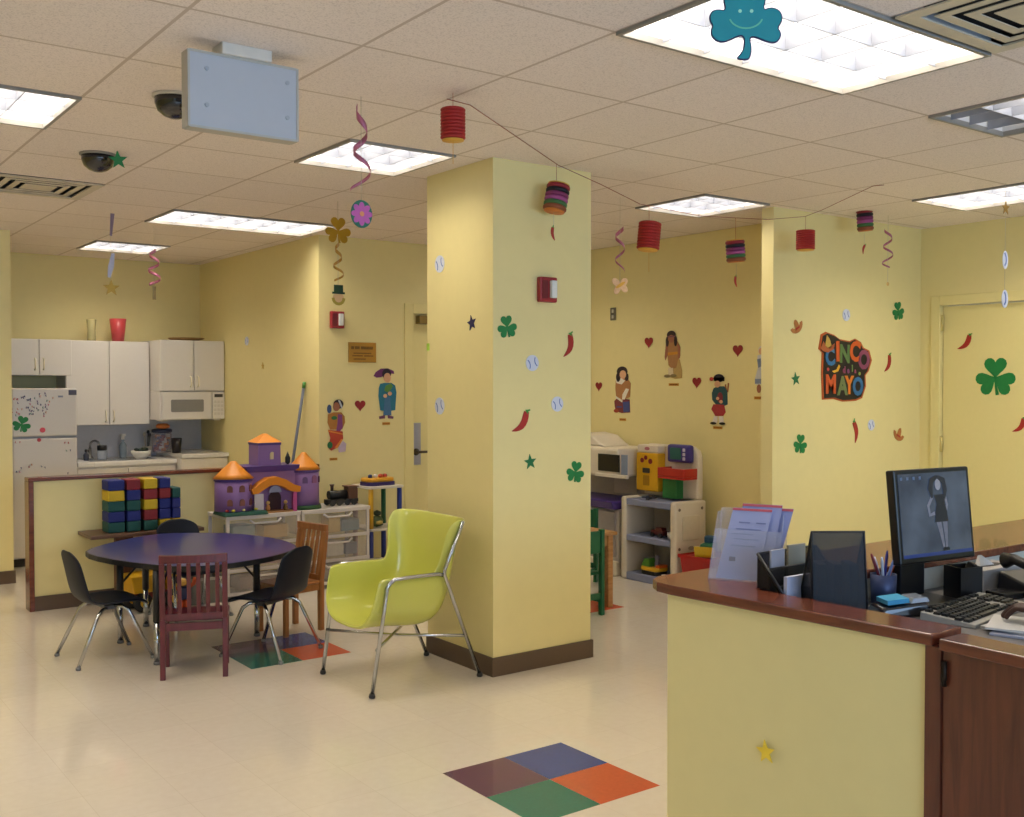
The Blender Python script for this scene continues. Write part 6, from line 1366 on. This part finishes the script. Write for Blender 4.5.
arm(-1, kn + Vector((.03, -.085, .012)), Vector((-.25, .10, .915)), kn + Vector((0, .01, 0)))
arm(1, Vector((.16, .36, WZ + .05)), Vector((.27, .08, .92)), Vector((.12, .46, WZ + .045)))
for s_ in (-1, 1):
    hpz = add((s_ * .09, .03, .58), .085, pel); kne = add((s_ * .11, .44, .60), .06, hpz); ank = add((s_ * .11, .46, .12), .038, kne); add((s_ * .12, .58, .045), (.04, .03), ank)
body = skinned('body', V, E_, Rr, SKIN, t, 0)
# clothes: shirt with long sleeves and trousers, following the same joints
def sub_skin(name, idx_chain, grow, m, root):
    vs, es, rs = [], [], []; mp_ = {}
    for ch_ in idx_chain:
        prev = None
        for i in ch_:
            if i not in mp_:
                mp_[i] = len(vs); vs.append(V[i]); r = Rr[i]; r = r if isinstance(r, tuple) else (r, r); rs.append((r[0] + grow, r[1] + grow))
            if prev is not None: es.append((mp_[prev], mp_[i]))
            prev = i
    return skinned(name, vs, es, rs, m, t, mp_[root])
a1_ = 8; na = 4 + 1 + 16 + 3
sub_skin('shirt', [[pel, wa, ch, nb], [nb, a1_, a1_ + 1, a1_ + 2], [nb, a1_ + na, a1_ + na + 1, a1_ + na + 2]], .014, mat('#3a4a6a', .8), ch)
lg = a1_ + 2 * na
sub_skin('trousers', [[pel, lg, lg + 1, lg + 2], [pel, lg + 4, lg + 5, lg + 6]], .014, mat('#2a2a30', .8), pel)
for s_ in (-1, 1): obj('shoe', B().cbox((s_ * .118, .54, .045), (.095, .25, .09)), mat('#17171a', .5), t, bev=.03, seg=3)
obj('hair', B().lathe([(.085, -.07), (.094, .0), (.085, .055), (.05, .09), (0, .10)], (0, .0, 1.30), 20), mat('#15100e', .8, bump=.6, scale=120), t)
for s_ in (-1, 1):
    obj('eye', B().lathe([(0, -.011), (.009, -.006), (.0115, 0), (.009, .006), (0, .011)], (s_ * .03, .113, 1.275), 12), mat('#cfc8c0', .2), t); obj('ear', B().lathe([(0, -.03), (.012, -.015), (.016, .01), (0, .03)], (s_ * .082, .03, 1.265), 10), SKIN, t)
obj('nose', B().prism([(-.016, .115, 1.235), (.016, .115, 1.235), (.0, .145, 1.238)], [(-.006, .112, 1.285), (.006, .112, 1.285), (0, .122, 1.28)]), SKIN, t, bev=.004)
obj('mouth', B().tube([(-.022, .108, 1.212), (0, .115, 1.21), (.022, .108, 1.212)], [.004, .006, .004], 8), mat('#5a2a26', .5), t)
# swivel chair carrying the person
t = thing('office_chair', 'black swivel chair under the person at the desk', 'chair', (BX, BY - .03, 0)); OC = mat('#1c1c20', .7)
obj('seat', B().cbox((0, .03, .455), (.46, .44, .06)), OC, t, bev=.03, seg=3); obj('backrest', B().cbox((0, -.23, .78), (.42, .05, .42), 0, .08), OC, t, bev=.03, seg=3)
obj('back_bar', B().tube([(0, -.1, .42), (0, -.27, .46), (0, -.265, .7)], .018), BLACK, t); obj('gas_column', B().tube([(0, 0, .08), (0, 0, .424)], .025), CHROME, t)
for q in range(5):
    a = q * 2 * PI / 5 + .3; l = obj('base_arm', B().tube([(0, 0, .1), (.27 * math.cos(a), .27 * math.sin(a), .07)], [.025, .017]), BLACK, t)
    obj('caster', B().lathe([(.012, -.018), (.028, -.01), (.028, .01), (.012, .018)], n=14), BLACK, l, loc=(.27 * math.cos(a), .27 * math.sin(a), .0285)).rotation_euler = (PI / 2, 0, a)
